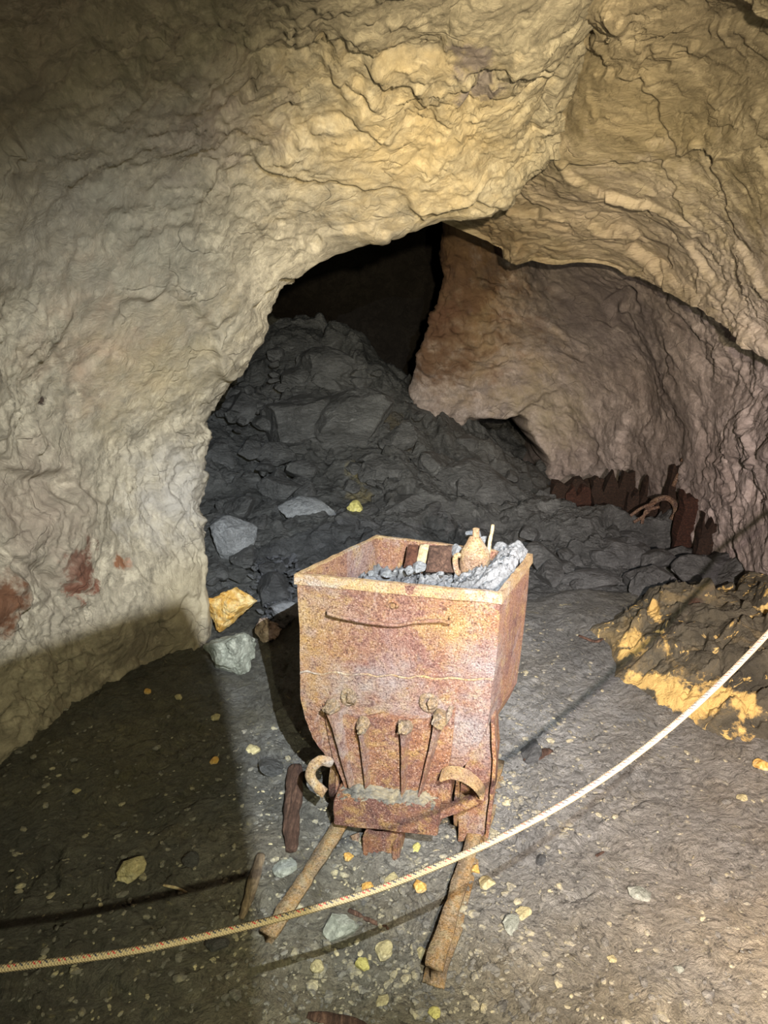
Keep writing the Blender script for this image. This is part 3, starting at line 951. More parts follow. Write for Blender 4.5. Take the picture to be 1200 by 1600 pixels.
# ------------------------------------------------------------------ stones on the open floor
floor_stones = [
    (208, 1370, 46, MAT_BUFF, 'pale buff stone alone on the dark floor at lower left'),
    (530, 1450, 60, MAT_GREY, 'grey green cobble between the rails behind the rope'),
    (568, 1497, 30, MAT_YELLOW, 'yellow stone below the rope and left of the right rail'),
    (600, 1478, 32, MAT_BUFF, 'buff stone just above the yellow one by the right rail'),
    (496, 1508, 28, MAT_BUFF, 'small yellowish stone below the grey green cobble'),
    (610, 1382, 30, MAT_BUFF, 'pale stone touching the rope between the rails'),
    (574, 1390, 24, MAT_OCHRE, 'small ochre stone left of the pale one under the rope'),
    (762, 1378, 28, MAT_BUFF, 'round pale stone right of the right rail'),
    (742, 1362, 20, MAT_OCHRE, 'small ochre stone against the right rail'),
    (655, 1388, 26, MAT_OCHRE, 'ochre stone between rope and right rail'),
    (660, 1482, 24, MAT_BUFF, 'half buried stone in the shadow of the right rail'),
    (446, 1372, 40, MAT_GREY, 'buried grey stone left of the left rail'),
    (596, 1550, 26, MAT_BUFF, 'buff flake low between the rails near the bottom edge'),
    (680, 1580, 24, MAT_YELLOW, 'small yellow stone at the bottom edge below the right rail'),
    (280, 1100, 16, MAT_BUFF, 'small pale stone on the floor below the wall shadow'),
    (395, 1178, 26, MAT_BUFF, 'pale stone left of the wagon shadow'),
    (232, 1090, 14, MAT_OCHRE, 'tiny ochre stone at the wall foot'),
    (338, 1125, 16, MAT_BUFF, 'small buff stone below the grey green boulder'),
    (818, 1424, 30, MAT_BUFF, 'flat pale stone on the floor right of the rails'),
    (800, 1446, 34, MAT_GREY, 'flat grey flake right of the right rail'),
    (300, 1352, 34, MAT_SLATE, 'upright dark slate flake on the floor at left'),
    (1000, 1395, 40, MAT_GREY, 'flat grey stone trodden into the buff floor at right'),
    (845, 1340, 22, MAT_SLATE, 'small dark lump right of the rope on the floor'),
    (1190, 1200, 26, MAT_OCHRE, 'ochre lump on the dark floor at the right edge'),
    (545, 1345, 20, MAT_OCHRE, 'small ochre stone below the wagon coupling'),
    (650, 1328, 20, MAT_YELLOW, 'small yellow stone below the right end of the bumper'),
    (335, 1195, 16, MAT_OCHRE, 'small rusty stone in the dim floor left of the wagon'),
    (120, 1240, 14, MAT_BUFF, 'tiny pale stone on the dark floor near the wall'),
    (830, 1180, 50, MAT_SLATE, 'dark woody lump on the grit right of the wagon'),
    (420, 1212, 56, MAT_SLATE, 'flat slate flake left of the wagon shadow'),
    (340, 1490, 44, MAT_SLATE, 'dark flat stone just below the rope at left'),
    (1160, 1245, 18, MAT_BUFF, 'tiny pale chip on the dim floor near the right edge'),
    (955, 1500, 18, MAT_BUFF, 'small pale flake on the buff floor at lower right'),
    (1060, 1520, 16, MAT_GREY, 'small grey chip on the buff floor at lower right'),
]
for k, (px, py, w_, mt, lab) in enumerate(floor_stones):
    h_ = hit(px, py)
    z_ = float(floor_relief(np.array([[h_[0], h_[1]]]))[0])
    depth = (h_ - CAM) @ FWD
    s = w_ / FPX * depth
    flat = 0.35 if 'fla' in lab else 0.65
    tag(stone('stone', h_ + np.array([0, 0, z_]), (s, s * 0.85, s * flat), mt, 80 + k, rnd.uniform(0, 6), (rnd.uniform(-.3, .3), rnd.uniform(-.3, .3)), 0.25, 3, 0.10), lab, 'stone')

# grit on the floor that nobody could count: one object
gv, gf = [], []
V0, F0 = rock_verts(301, 1, 6, 0.1)
rs = np.random.RandomState(3)
for k in range(3600):
    zone = rs.rand()
    if zone < 0.45:
        px, py = rs.normal(640, 150), rs.uniform(1150, 1600)
    elif zone < 0.8:
        px, py = rs.uniform(0, 1200), rs.uniform(1120, 1600)
    else:
        px, py = rs.normal(820, 60), rs.uniform(960, 1300)
    r = ray(px, py)
    Pg = atz(px, py, 0.0)
    if Pg[1] > 3.3 or Pg[1] < 0.9:
        continue
    gv.append(Pg[:2])
gv = np.array(gv)
gzv = ground(gv[:, 0], gv[:, 1]) + floor_relief(gv)
allV, allF = [], []
for k in range(len(gv)):
    s = rs.choice([0.003, 0.004, 0.006, 0.010], p=[.35, .35, .22, .08]) * rs.uniform(0.8, 1.3)
    a = rs.uniform(0, 6.3)
    ca, sa = math.cos(a), math.sin(a)
    S = V0 * np.array([s * 1.5, s, s * 0.6])
    S = np.c_[S[:, 0] * ca - S[:, 1] * sa, S[:, 0] * sa + S[:, 1] * ca, S[:, 2]] + np.array([gv[k, 0], gv[k, 1], gzv[k] + s * 0.2])
    base = len(allV) * len(V0)
    allV.append(S)
    allF.append(np.array(F0) + base)
grit = mesh_obj('floor_grit', np.concatenate(allV), np.concatenate(allF).tolist(),
                ore_material('mixed_grit', [(0.35, (0.09, 0.09, 0.085)), (0.5, (0.19, 0.185, 0.16)), (0.66, (0.50, 0.45, 0.28))]), smooth=False)
tag(grit, 'fine grit and chips strewn over the mine floor', 'grit', kind='stuff')


# ------------------------------------------------------------------ rust and wood materials
def rust_material(name, dark=(0.17, 0.075, 0.06), mid=(0.33, 0.17, 0.125), orange=(0.42, 0.205, 0.09), yellow=(0.52, 0.34, 0.12),
                  pale=(0.44, 0.39, 0.385), palef=0.75, bump=0.006, stains_or_shade=()):
    k = NT(name)
    w = k.warp(12.0, 0.04)
    col = k.ramp(k.noise(7.0, 6, 0.7, w, 0.5), [(0.30, dark), (0.44, mid), (0.56, orange), (0.70, mid)])
    col = k.mix(k.ramp(k.noise(17.0, 6, 0.75, w, 0.4), [(0.50, (0, 0, 0)), (0.62, (0.9,) * 3)]), col, yellow)
    col = k.mix(k.ramp(k.noise(6.0, 5, 0.75, k.warp(5.0, 0.2), 0.6), [(0.50, (0, 0, 0)), (0.66, (palef,) * 3)]), col, pale)
    for s_ in stains_or_shade:
        col = k.stain(col, *s_)
    col = k.mix(k.ramp(k.noise(34.0, 6, 0.8, w), [(0.36, (0.8,) * 3), (0.45, (0, 0, 0))]), col, dark)
    sp = k.noise(190.0, 3, 0.8)
    col = k.mix(k.ramp(sp, [(0.36, (0.85,) * 3), (0.48, (0, 0, 0))]), col, tuple(x * 0.55 for x in dark))
    col = k.mix(k.ramp(sp, [(0.55, (0, 0, 0)), (0.68, (0.8,) * 3)]), col, (0.54, 0.42, 0.34))
    h = k.math('ADD', k.noise(45.0, 7, 0.8, w), k.math('MULTIPLY', k.noise(200.0, 3, 0.8), 0.6))
    return k.done(col, 0.75, h, bump, 1.0, 0.35, 0.0)


RUST = rust_material('flaking_rust', (0.11, 0.045, 0.038), (0.235, 0.115, 0.088), (0.31, 0.155, 0.085), (0.38, 0.24, 0.09), (0.36, 0.31, 0.31), 0.7, 0.013, [
    ((-0.27, 0.0, 0.72), 0.16, (0.42, 0.26, 0.07), 1.2, 30.0, 0.75), ((-0.26, 0.0, 0.55), 0.14, (0.40, 0.22, 0.06), 1.2, 30.0, 0.7),
    ((-0.02, 0.0, 0.70), 0.22, (0.27, 0.135, 0.105), 1.2, 20.0, 0.7), ((0.17, 0.0, 0.74), 0.12, (0.46, 0.29, 0.10), 1.0, 28.0, 0.7),
    ((0.26, 0.0, 0.62), 0.14, (0.31, 0.285, 0.285), 1.0, 26.0, 0.7), ((0.24, 0.0, 0.42), 0.16, (0.30, 0.285, 0.285), 1.0, 24.0, 0.8),
    ((0.0, 0.0, 0.53), 0.14, (0.32, 0.29, 0.29), 1.0, 24.0, 0.6), ((-0.13, 0.0, 0.50), 0.13, (0.32, 0.29, 0.26), 1.0, 24.0, 0.6)])
RUST2 = rust_material('brown_rust', (0.08, 0.036, 0.033), (0.18, 0.082, 0.062), (0.27, 0.12, 0.055), (0.36, 0.22, 0.08), (0.32, 0.28, 0.27), 0.3, 0.010)
RUST_PALE = rust_material('pale_crusted_rust', (0.15, 0.085, 0.055), (0.33, 0.22, 0.14), (0.42, 0.27, 0.12), (0.48, 0.36, 0.17), (0.43, 0.40, 0.37), 0.9, 0.01)


CRUST = rust_material('grey_crust', (0.10, 0.075, 0.055), (0.22, 0.17, 0.13), (0.30, 0.20, 0.10), (0.36, 0.27, 0.13), (0.27, 0.26, 0.25), 1.0, 0.012)


def wood_material(name, a, b, c):
    k = NT(name)
    mp = k.n('ShaderNodeMapping', {'Vector': k.co, 'Scale': (9, 1.0, 9)}).outputs[0]
    col = k.ramp(k.noise(9.0, 7, 0.7, mp, 0.8), [(0.32, a), (0.5, b), (0.68, c)])
    col = k.mix(0.5, col, k.ramp(k.noise(35.0, 5, 0.7), [(0.3, (0.2,) * 3), (0.7, (0.8,) * 3)]), 'OVERLAY')
    h = k.math('ADD', k.noise(12.0, 7, 0.7, mp, 0.6), k.math('MULTIPLY', k.noise(60.0, 4), 0.3))
    return k.done(col, 0.8, h, 0.012, 1.0, 0.3)


WOOD = wood_material('weathered_wood', (0.09, 0.07, 0.05), (0.19, 0.145, 0.095), (0.33, 0.26, 0.17))
WOOD_DARK = wood_material('rotten_dark_wood', (0.03, 0.018, 0.013), (0.075, 0.042, 0.03), (0.16, 0.095, 0.065))
WOOD_BLACK = wood_material('blackened_rotten_wood', (0.010, 0.006, 0.004), (0.022, 0.012, 0.008), (0.05, 0.027, 0.017))
WOOD_RED = wood_material('red_rotten_wood', (0.04, 0.014, 0.008), (0.09, 0.035, 0.02), (0.15, 0.07, 0.04))
WOOD_REDK = wood_material('dark_red_rotten_wood', (0.014, 0.006, 0.004), (0.035, 0.014, 0.009), (0.075, 0.03, 0.018))
WOOD_PALE = wood_material('pale_dry_wood', (0.38, 0.29, 0.16), (0.55, 0.44, 0.27), (0.7, 0.58, 0.38))


# ------------------------------------------------------------------ shape builders (all in local coordinates)
def prism(bm, poly2, y0, y1, bevel=0.0):
    """extrude an x,z outline from y0 to y1"""
    a = [bm.verts.new((x, y0, z)) for x, z in poly2]
    b = [bm.verts.new((x, y1, z)) for x, z in poly2]
    n = len(poly2)
    fs = [bm.faces.new(a), bm.faces.new(b[::-1])]
    for i in range(n):
        fs.append(bm.faces.new((a[i], a[(i + 1) % n], b[(i + 1) % n], b[i])))
    if bevel:
        es = list({e for f in fs for e in f.edges})
        bmesh.ops.bevel(bm, geom=es, offset=bevel, segments=2, affect='EDGES')
    return bm


def roughen(bm, amt, scale, seed, cut=0.0):
    if cut:
        for _ in range(6):
            es = [e for e in bm.edges if e.calc_length() > cut]
            if not es:
                break
            bmesh.ops.subdivide_edges(bm, edges=es, cuts=1, use_grid_fill=True)
        bmesh.ops.triangulate(bm, faces=[f for f in bm.faces if len(f.verts) > 4])
    bm.normal_update()
    V = np.array([v.co[:] for v in bm.verts])
    if len(V) == 0:
        return bm
    dlt = np.stack([fbm(V * scale + 9.1, 3, seed), fbm(V * scale + 19.1, 3, seed + 1), fbm(V * scale + 29.1, 3, seed + 2)], 1) * amt
    for v, d_ in zip(bm.verts, dlt):
        v.co += Vector(d_)
    return bm


def tube(bm, pts, rad, seg=10, flat=1.0, cap=True):
    pts = [Vector(p_) for p_ in pts]
    n = len(pts)
    rads = rad if isinstance(rad, (list, tuple)) else [rad] * n
    rings = []
    up = Vector((0, 0, 1))
    prev = None
    for i, p_ in enumerate(pts):
        t = (pts[min(i + 1, n - 1)] - pts[max(i - 1, 0)]).normalized()
        if prev is None:
            s = t.cross(up)
            if s.length < 0.05:
                s = t.cross(Vector((1, 0, 0)))
        else:
            s = prev - t * prev.dot(t)
        s.normalize()
        prev = s
        u = s.cross(t)
        rings.append([bm.verts.new(p_ + s * math.cos(6.28318 * k / seg) * rads[i] + u * math.sin(6.28318 * k / seg) * rads[i] * flat) for k in range(seg)])
    for i in range(n - 1):
        for k in range(seg):
            bm.faces.new((rings[i][k], rings[i][(k + 1) % seg], rings[i + 1][(k + 1) % seg], rings[i + 1][k]))
    if cap:
        bm.faces.new(rings[0][::-1])
        bm.faces.new(rings[-1])
    return bm


def lathe(bm, prof, seg=24, cx=0, cy=0):
    rings = [[bm.verts.new((cx + r * math.cos(6.28318 * k / seg), cy + r * math.sin(6.28318 * k / seg), z)) for k in range(seg)] for r, z in prof]
    for i in range(len(prof) - 1):
        for k in range(seg):
            bm.faces.new((rings[i][k], rings[i][(k + 1) % seg], rings[i + 1][(k + 1) % seg], rings[i + 1][k]))
    bm.faces.new(rings[0][::-1])
    bm.faces.new(rings[-1])
    return bm


def smoothline(pts, k=8):
    P_ = np.array(pts, float)
    return cr_weights(len(P_), [k] * (len(P_) - 1)) @ P_


def box(bm, c, s, rot=None, bevel=0.0):
    M = Matrix.Translation(c) @ (rot.to_4x4() if rot else Matrix.Identity(4)) @ Matrix.Diagonal((s[0], s[1], s[2], 1))
    r = bmesh.ops.create_cube(bm, size=1, matrix=M)
    if bevel:
        es = list({e for v in r['verts'] for e in v.link_edges})
        bmesh.ops.bevel(bm, geom=es, offset=bevel, segments=2, affect='EDGES')
    return bm


# ------------------------------------------------------------------ the mine wagon
FL, FR = W(463, 897, 1.939), W(782, 927, 1.795)
RIMZ = 0.855
ax = (FR - FL)[:2]
YAW = math.atan2(ax[1], ax[0])
ORG = (FL + FR) / 2
ORG[2] = 0
ux = np.array([math.cos(YAW), math.sin(YAW), 0])
uy = np.array([-math.sin(YAW), math.cos(YAW), 0])
wagon = empty('mine_wagon', ORG, YAW)
tag(wagon, 'rusty iron mine wagon loaded with grey rubble, standing on two rails', 'mine wagon')


def L(p_):
    d_ = np.array(p_) - ORG
    return np.array([d_ @ ux, d_ @ uy, d_[2]])


def fp(px, py, off=0.0):
    """local x,z of a pixel on the plane off metres in front of the wagon face"""
    r = ray(px, py)
    o_ = CAM - ORG
    t = (-off - o_ @ uy) / (r @ uy)
    p_ = o_ + r * t
    return np.array([p_ @ ux, p_[2]])


cFL, cFR = L(FL), L(FR)
cBR, cBL = L(atz(830, 867, RIMZ)), L(atz(590, 838, RIMZ))
HW = (cFR[0] - cFL[0]) / 2
# tub: closed walls with thickness, tapering to a narrow foot
lev = [(RIMZ, 1.0, 1.0), (0.70, 0.99, 0.935), (0.52, 0.972, 0.85), (0.44, 0.95, 0.81), (0.38, 0.88, 0.77), (0.32, 0.77, 0.74), (0.27, 0.64, 0.71), (0.245, 0.52, 0.69)]
plan = [cFL[:2], cFR[:2], cBR[:2], cBL[:2]]


def plan_loop(sx, sy, inset=0.0, n=14):
    c = sum(plan) / 4
    out = []
    P4 = []
    for q_ in plan:
        x_, y_ = q_[0] * sx + c[0] * (1 - sx) * 0.3, q_[1] * sy
        P4.append(np.array([x_, y_]))
    cc = sum(P4) / 4
    if inset:
        P4 = [q_ + np.sign(cc - q_) * inset for q_ in P4]
    for i in range(4):
        a, b = P4[i], P4[(i + 1) % 4]
        for k in range(n):
            out.append(a + (b - a) * k / n)
    return out


def shell(levels, inset, flip=False):
    return [[(x_, y_, z_) for x_, y_ in plan_loop(sx, sy, inset)] for z_, sx, sy in levels]


bm = bmesh.new()
zz = np.linspace(RIMZ, 0.245, 26)
lv = [(z_, float(np.interp(-z_, [-l[0] for l in lev], [l[1] for l in lev])), float(np.interp(-z_, [-l[0] for l in lev], [l[2] for l in lev]))) for z_ in zz]
outer = [[bm.verts.new(v) for v in ring] for ring in shell(lv, 0)]
inner = [[bm.verts.new(v) for v in ring] for ring in shell(lv, 0.008)]
n_ = len(outer[0])
for rings in (outer, inner):
    for i in range(len(rings) - 1):
        for k in range(n_):
            bm.faces.new((rings[i][k], rings[i][(k + 1) % n_], rings[i + 1][(k + 1) % n_], rings[i + 1][k]))
for k in range(n_):
    bm.faces.new((outer[0][k], outer[0][(k + 1) % n_], inner[0][(k + 1) % n_], inner[0][k]))
bm.faces.new(outer[-1])
bm.faces.new(inner[-1])
V = np.array([v.co[:] for v in bm.verts])
wob = fbm(V * 5, 2, 200) * 0.006 + fbm(V * 25, 2, 201) * 0.0015
wob2 = fbm(V * 4 + 50, 2, 203) * 0.006
for v, a_, b_ in zip(bm.verts, wob, wob2):
    v.co.y += a_
    v.co.x += b_
build('tub', bm, RUST, wagon, smooth=False)

# rim band (an L of rolled iron) around the top
bm = bmesh.new()
sec = [(-0.005, 0.003), (-0.006, -0.028), (0.0005, -0.029), (0.0005, -0.002), (0.009, -0.002), (0.009, 0.003)]
ring0 = plan_loop(1.0, 1.0)
cc = sum(np.array(r) for r in ring0) / len(ring0)
loops = []
n4 = len(ring0) // 4
for i, q_ in enumerate(ring0):
    side = i // n4
    t = (i % n4) / n4
    nrm = [np.array([0, -1.0]), np.array([1.0, 0]), np.array([0, 1.0]), np.array([-1.0, 0])]
    if i % n4 == 0:
        nn = (nrm[side] + nrm[side - 1])
    else:
        nn = nrm[side]
    sg = random.uniform(-0.002, 0.002)
    loops.append([bm.verts.new((q_[0] - nn[0] * o_[0], q_[1] - nn[1] * o_[0], RIMZ + o_[1] + sg)) for o_ in sec])
for i in range(len(loops)):
    a, b = loops[i], loops[(i + 1) % len(loops)]
    for k in range(len(sec)):
        bm.faces.new((a[k], b[k], b[(k + 1) % len(sec)], a[(k + 1) % len(sec)]))
build('rim', bm, RUST_PALE, wagon, smooth=False)

# riveted seam plate across the face
bm = bmesh.new()
a, b = fp(470, 1046), fp(772, 1060)
top = []
for k in range(25):
    t = k / 24
    top.append(((a[0] + 0.002) * (1 - t) + (b[0] - 0.006) * t, a[1] * (1 - t) + b[1] * t + 0.004 * math.sin(k * 1.7)))
bl = [fp(*q_) for q_ in [(768, 1100), (762, 1122), (748, 1148), (736, 1165), (725, 1180)]]
bl2 = [fp(*q_) for q_ in [(512, 1180), (492, 1150), (479, 1120), (472, 1090)]]
prism(bm, top + [tuple(q_) for q_ in bl] + [tuple(q_) for q_ in bl2], -0.013, 0.0)
roughen(bm, 0.002, 40, 5, 0.03)
ys_ = build('face_plate', bm, RUST, wagon, smooth=False)

bm = bmesh.new()
tube(bm, [(q_[0], -0.014, q_[1]) for q_ in top], 0.0032, 6, 0.8)
roughen(bm, 0.003, 45, 25)
build('seam_strip', bm, RUST_PALE, wagon, smooth=False)
# lower tapering plate that carries the ribs
bm = bmesh.new()
pl = [fp(*q_, 0.012) for q_ in [(506, 1098), (530, 1112), (560, 1120), (600, 1112), (640, 1122), (665, 1122), (712, 1106), (708, 1160), (690, 1255), (545, 1240), (522, 1180)]]
prism(bm, [tuple(q_) for q_ in pl], -0.024, 0.0)
roughen(bm, 0.003, 30, 6, 0.03)
build('lower_plate', bm, RUST2, wagon, smooth=False)

# four ribs, each a raised bar with a bolt at its head
for (x0, y0, x1, y1, w0, w1) in [(520, 1100, 549, 1226, 20, 9), (568, 1128, 574, 1226, 15, 8), (634, 1130, 630, 1244, 14, 8), (688, 1118, 656, 1240, 16, 8)]:
    a, b = fp(x0, y0, 0.03), fp(x1, y1, 0.03)
    wa, wb = w0 * 0.0018 * 0.5, w1 * 0.0018 * 0.5
    bm = bmesh.new()
    n0 = 9
    secs = []
    for k in range(n0):
        t = k / (n0 - 1)
        x_, z_ = a[0] * (1 - t) + b[0] * t, a[1] * (1 - t) + b[1] * t
        w_ = (wa * (1 - t) + wb * t) * 0.55
        dep = 0.060 * (1 - 0.25 * t)
        w_ *= 1.0 + 0.9 * max(0, 1 - 5 * t)
        secs.append([bm.verts.new((x_ - w_, -0.010, z_)), bm.verts.new((x_ - w_, -dep, z_)), bm.verts.new((x_ + w_ * 0.2, -dep - 0.003, z_)),
                     bm.verts.new((x_ + w_ * 2.6, -0.012, z_))])
    for k in range(n0 - 1):
        for j in range(4):
            bm.faces.new((secs[k][j], secs[k][(j + 1) % 4], secs[k + 1][(j + 1) % 4], secs[k + 1][j]))
    bm.faces.new(secs[0])
    bm.faces.new(secs[-1][::-1])
    roughen(bm, 0.0012, 60, 12)
    rib = build('rib', bm, RUST, wagon, smooth=False)
    bm = bmesh.new()
    hx, hz = a
    M = Matrix.Translation((hx + 0.002, -0.052, hz)) @ Matrix.Rotation(math.radians(90), 4, 'X')
    bmesh.ops.create_cone(bm, cap_ends=True, segments=18, radius1=0.021, radius2=0.017, depth=0.030, matrix=M)
    bmesh.ops.create_icosphere(bm, subdivisions=2, radius=0.013, matrix=Matrix.Translation((hx + 0.002, -0.067, hz)))
    roughen(bm, 0.008, 45, 7)
    build('bolt_head', bm, CRUST, rib, smooth=False)
# eye lugs above the ribs
for (x0, y0, r_) in [(545, 1090, 0.024), (670, 1098, 0.026)]:
    a = fp(x0, y0, 0.02)
    bm = bmesh.new()
    tube(bm, [(a[0] + r_ * 0.75 * math.cos(t), -0.018, a[1] + r_ * 0.85 * math.sin(t)) for t in np.linspace(0.4, 5.9, 16)], 0.0095, 10)
    bmesh.ops.create_icosphere(bm, subdivisions=2, radius=0.017, matrix=Matrix.Translation((a[0] + 0.012, -0.028, a[1] + 0.004)))
    roughen(bm, 0.003, 50, 8)
    build('eye_lug', bm, CRUST, wagon, smooth=False)
# curled hook right of rib four
a = fp(700, 1120, 0.02)
bm = bmesh.new()
tube(bm, [(a[0] + 0.008, -0.012, a[1] + 0.03), (a[0] + 0.004, -0.028, a[1] + 0.012), (a[0] - 0.006, -0.034, a[1] - 0.012), (a[0] - 0.022, -0.03, a[1] - 0.02), (a[0] - 0.034, -0.026, a[1] - 0.004)], [0.008, 0.009, 0.009, 0.008, 0.007], 8)
roughen(bm, 0.002, 50, 9)
build('hook', bm, CRUST, wagon)

# bent handle rod across the face, and the ring bolt above it
pts = [fp(*q_, 0.025) for q_ in [(513, 958), (520, 961), (560, 969), (600, 976), (625, 977), (655, 972), (690, 971), (702, 972)]]
P3 = [(pts[0][0], 0.0, pts[0][1] + 0.006)] + [(q_[0], -0.024 - 0.004 * math.sin(k), q_[1]) for k, q_ in enumerate(pts)] + [(pts[-1][0] + 0.012, 0.0, pts[-1][1] + 0.012)]
bm = bmesh.new()
tube(bm, smoothline(P3, 5), 0.0052, 10)
roughen(bm, 0.0012, 60, 10)
build('handle_rod', bm, RUST, wagon)
for q_ in [(513, 957), (706, 967)]:
    a = fp(*q_, 0.01)
    bm = bmesh.new()
    bmesh.ops.create_icosphere(bm, subdivisions=2, radius=0.010, matrix=Matrix.Translation((a[0], -0.004, a[1])))
    build('rod_boss', bm, RUST, wagon)
a = fp(614, 944, 0.0)
bm = bmesh.new()
tube(bm, [(a[0] + 0.015 * math.cos(t), -0.007, a[1] + 0.012 * math.sin(t)) for t in np.linspace(-0.6, 3.7, 14)], 0.004, 8)
bmesh.ops.create_icosphere(bm, subdivisions=2, radius=0.009, matrix=Matrix.Translation((a[0], -0.004, a[1] - 0.004)))
roughen(bm, 0.001, 60, 11)
build('ring_bolt', bm, RUST2, wagon)
a = fp(638, 1072, 0.0)
bm = bmesh.new()
bmesh.ops.create_icosphere(bm, subdivisions=2, radius=0.007, matrix=Matrix.Translation((a[0], -0.009, a[1])))
build('rivet', bm, RUST2, wagon)

# bumper beam with dirt lying on it
BO = 0.085
bl_, br_, tl_, tr_ = fp(521, 1290, BO), fp(683, 1308, BO), fp(520, 1250, BO), fp(685, 1268, BO)
bm = bmesh.new()
prism(bm, [tuple(tl_), tuple(tr_), tuple(br_), tuple(bl_)], -BO, 0.02, 0.004)
roughen(bm, 0.002, 30, 13, 0.02)
build('bumper', bm, RUST2, wagon, smooth=False)
dirt_x0, dirt_x1, dz_ = tl_[0] + 0.006, tr_[0] - 0.008, (tl_[1] + tr_[1]) / 2
n1, n2 = 60, 26
DP = np.zeros((n1, n2, 3))
for i in range(n1):
    for j in range(n2):
        u, v_ = i / (n1 - 1), j / (n2 - 1)
        e = min(1, 6 * min(u, 1 - u)) * min(1, 4 * v_ + 0.0)
        DP[i, j] = (dirt_x0 + (dirt_x1 - dirt_x0) * u, -BO + 0.004 + (BO - 0.01) * v_, tl_[1] * (1 - u) + tr_[1] * u - 0.003 + 0.026 * e * v_)
pp = DP.reshape(-1, 3)
DP[..., 2] += (0.008 * facet(pp, 60, 7, 1.0) + 0.003 * fbm(pp * 150, 2, 8)).reshape(n1, n2) * 0.9
GRITMAT = ore_material('grey_grit', [(0.35, (0.045, 0.045, 0.04)), (0.5, (0.105, 0.10, 0.085)), (0.66, (0.24, 0.20, 0.12))], 0.8, 0.006)
d_o = grid_mesh('caked_dirt', DP, GRITMAT)
d_o.parent = wagon
d_o['kind'] = 'stuff'

# coupling block hanging below the bumper
a, b = fp(572, 1296, 0.05), fp(628, 1332, 0.05)
bm = bmesh.new()
box(bm, ((a[0] + b[0]) / 2, -0.045, (a[1] + b[1]) / 2), (b[0] - a[0], 0.09, a[1] - b[1] + 0.02), None, 0.006)
box(bm, (a[0] + 0.012, -0.05, (a[1] + b[1]) / 2), (0.016, 0.11, a[1] - b[1] + 0.03), None, 0.003)
box(bm, (b[0] - 0.01, -0.05, (a[1] + b[1]) / 2), (0.014, 0.11, a[1] - b[1] + 0.026), None, 0.003)
roughen(bm, 0.003, 35, 14, 0.02)
build('coupling_block', bm, RUST2, wagon, smooth=False)
a = fp(562, 1310, 0.03)
bm = bmesh.new()
tube(bm, [(a[0] - 0.012, -0.05, a[1] + 0.03), (a[0], -0.06, a[1] + 0.005), (a[0] + 0.003, -0.055, a[1] - 0.02)], [0.014, 0.012, 0.006], 10)
roughen(bm, 0.003, 50, 15)
build('coupling_pin', bm, RUST_PALE, wagon)

# side frames with the guard plate that hangs down at the right
gp = [fp(*q_, -0.02) for q_ in [(742, 1118), (774, 1122), (777, 1180), (772, 1240), (764, 1300), (746, 1312), (716, 1316), (716, 1262), (722, 1215), (735, 1170)]]
bm = bmesh.new()
prism(bm, [tuple(q_) for q_ in gp], 0.02, 0.034, 0.002)
roughen(bm, 0.003, 18, 16, 0.03)
build('guard_plate', bm, RUST, wagon, smooth=False)
bm = bmesh.new()
edge_pts = [fp(*q_, -0.02) for q_ in [(773, 1122), (777, 1180), (772, 1240), (764, 1300)]]
prism(bm, [tuple(q_) for q_ in edge_pts] + [(q_[0] - 0.010, q_[1]) for q_ in edge_pts[::-1]], -0.008, 0.10)
roughen(bm, 0.002, 25, 17, 0.03)
build('guard_flange', bm, RUST2, wagon, smooth=False)
gx = fp(745, 1200, -0.02)[0]
for sx_ in (-1, 1):
    bm = bmesh.new()
    box(bm, (sx_ * 0.16, 0.22, 0.215), (0.035, 0.42, 0.07), None, 0.004)
    roughen(bm, 0.002, 20, 18 + sx_, 0.05)
    build('side_frame', bm, RUST2, wagon, smooth=False)
for y_ in (0.11, 0.33):
    bm = bmesh.new()
    tube(bm, [(-0.235, y_, 0.125), (0.235, y_, 0.125)], 0.016, 12)
    axl = build('axle', bm, RUST2, wagon)
    for sx_ in (-1, 1):
        bm = bmesh.new()
        lathe(bm, [(0.025, -0.02), (0.030, -0.02), (0.030, -0.008), (0.075, -0.008), (0.080, -0.014), (0.092, -0.014), (0.094, 0.010), (0.105, 0.012), (0.105, 0.020), (0.03, 0.020)], 32)
        bmesh.ops.transform(bm, matrix=Matrix.Translation((sx_ * 0.205, y_, 0.125)) @ Matrix.Rotation(math.radians(-90 * sx_), 4, 'Y'), verts=bm.verts)
        build('wheel', bm, RUST2, axl)

# strap bracket at the right: a bowed band and a straight stay
band = [(690, 1212), (706, 1207), (726, 1212), (743, 1224), (755, 1240)]
bm = bmesh.new()
seq = [fp(*q_, 0.06) for q_ in band]
for sgn in (1,):
    up_, dn_ = [], []
    for k, q_ in enumerate(seq):
        up_.append((q_[0], -0.02 - 0.0 * k, q_[1] + 0.006))
    prev = None
    sl = smoothline([(q_[0], 0.0, q_[1]) for q_ in seq], 5)
    secs = []
    for k, q_ in enumerate(sl):
        t = sl[min(k + 1, len(sl) - 1)] - sl[max(k - 1, 0)]
        t /= np.linalg.norm(t)
        nn = np.array([-t[2], 0, t[0]])
        secs.append([bm.verts.new(tuple(q_ + nn * 0.005 + np.array([0, y_, 0]))) for y_ in (-0.085, -0.035)]
                    + [bm.verts.new(tuple(q_ - nn * 0.005 + np.array([0, y_, 0]))) for y_ in (-0.035, -0.085)])
    for k in range(len(secs) - 1):
        for j in range(4):
            bm.faces.new((secs[k][j], secs[k][(j + 1) % 4], secs[k + 1][(j + 1) % 4], secs[k + 1][j]))
    bm.faces.new(secs[0])
    bm.faces.new(secs[-1][::-1])
roughen(bm, 0.0012, 30, 19)
build('bowed_strap', bm, RUST_PALE, wagon, smooth=False)
a, b = fp(684, 1276, 0.045), fp(756, 1247, 0.045)
bm = bmesh.new()
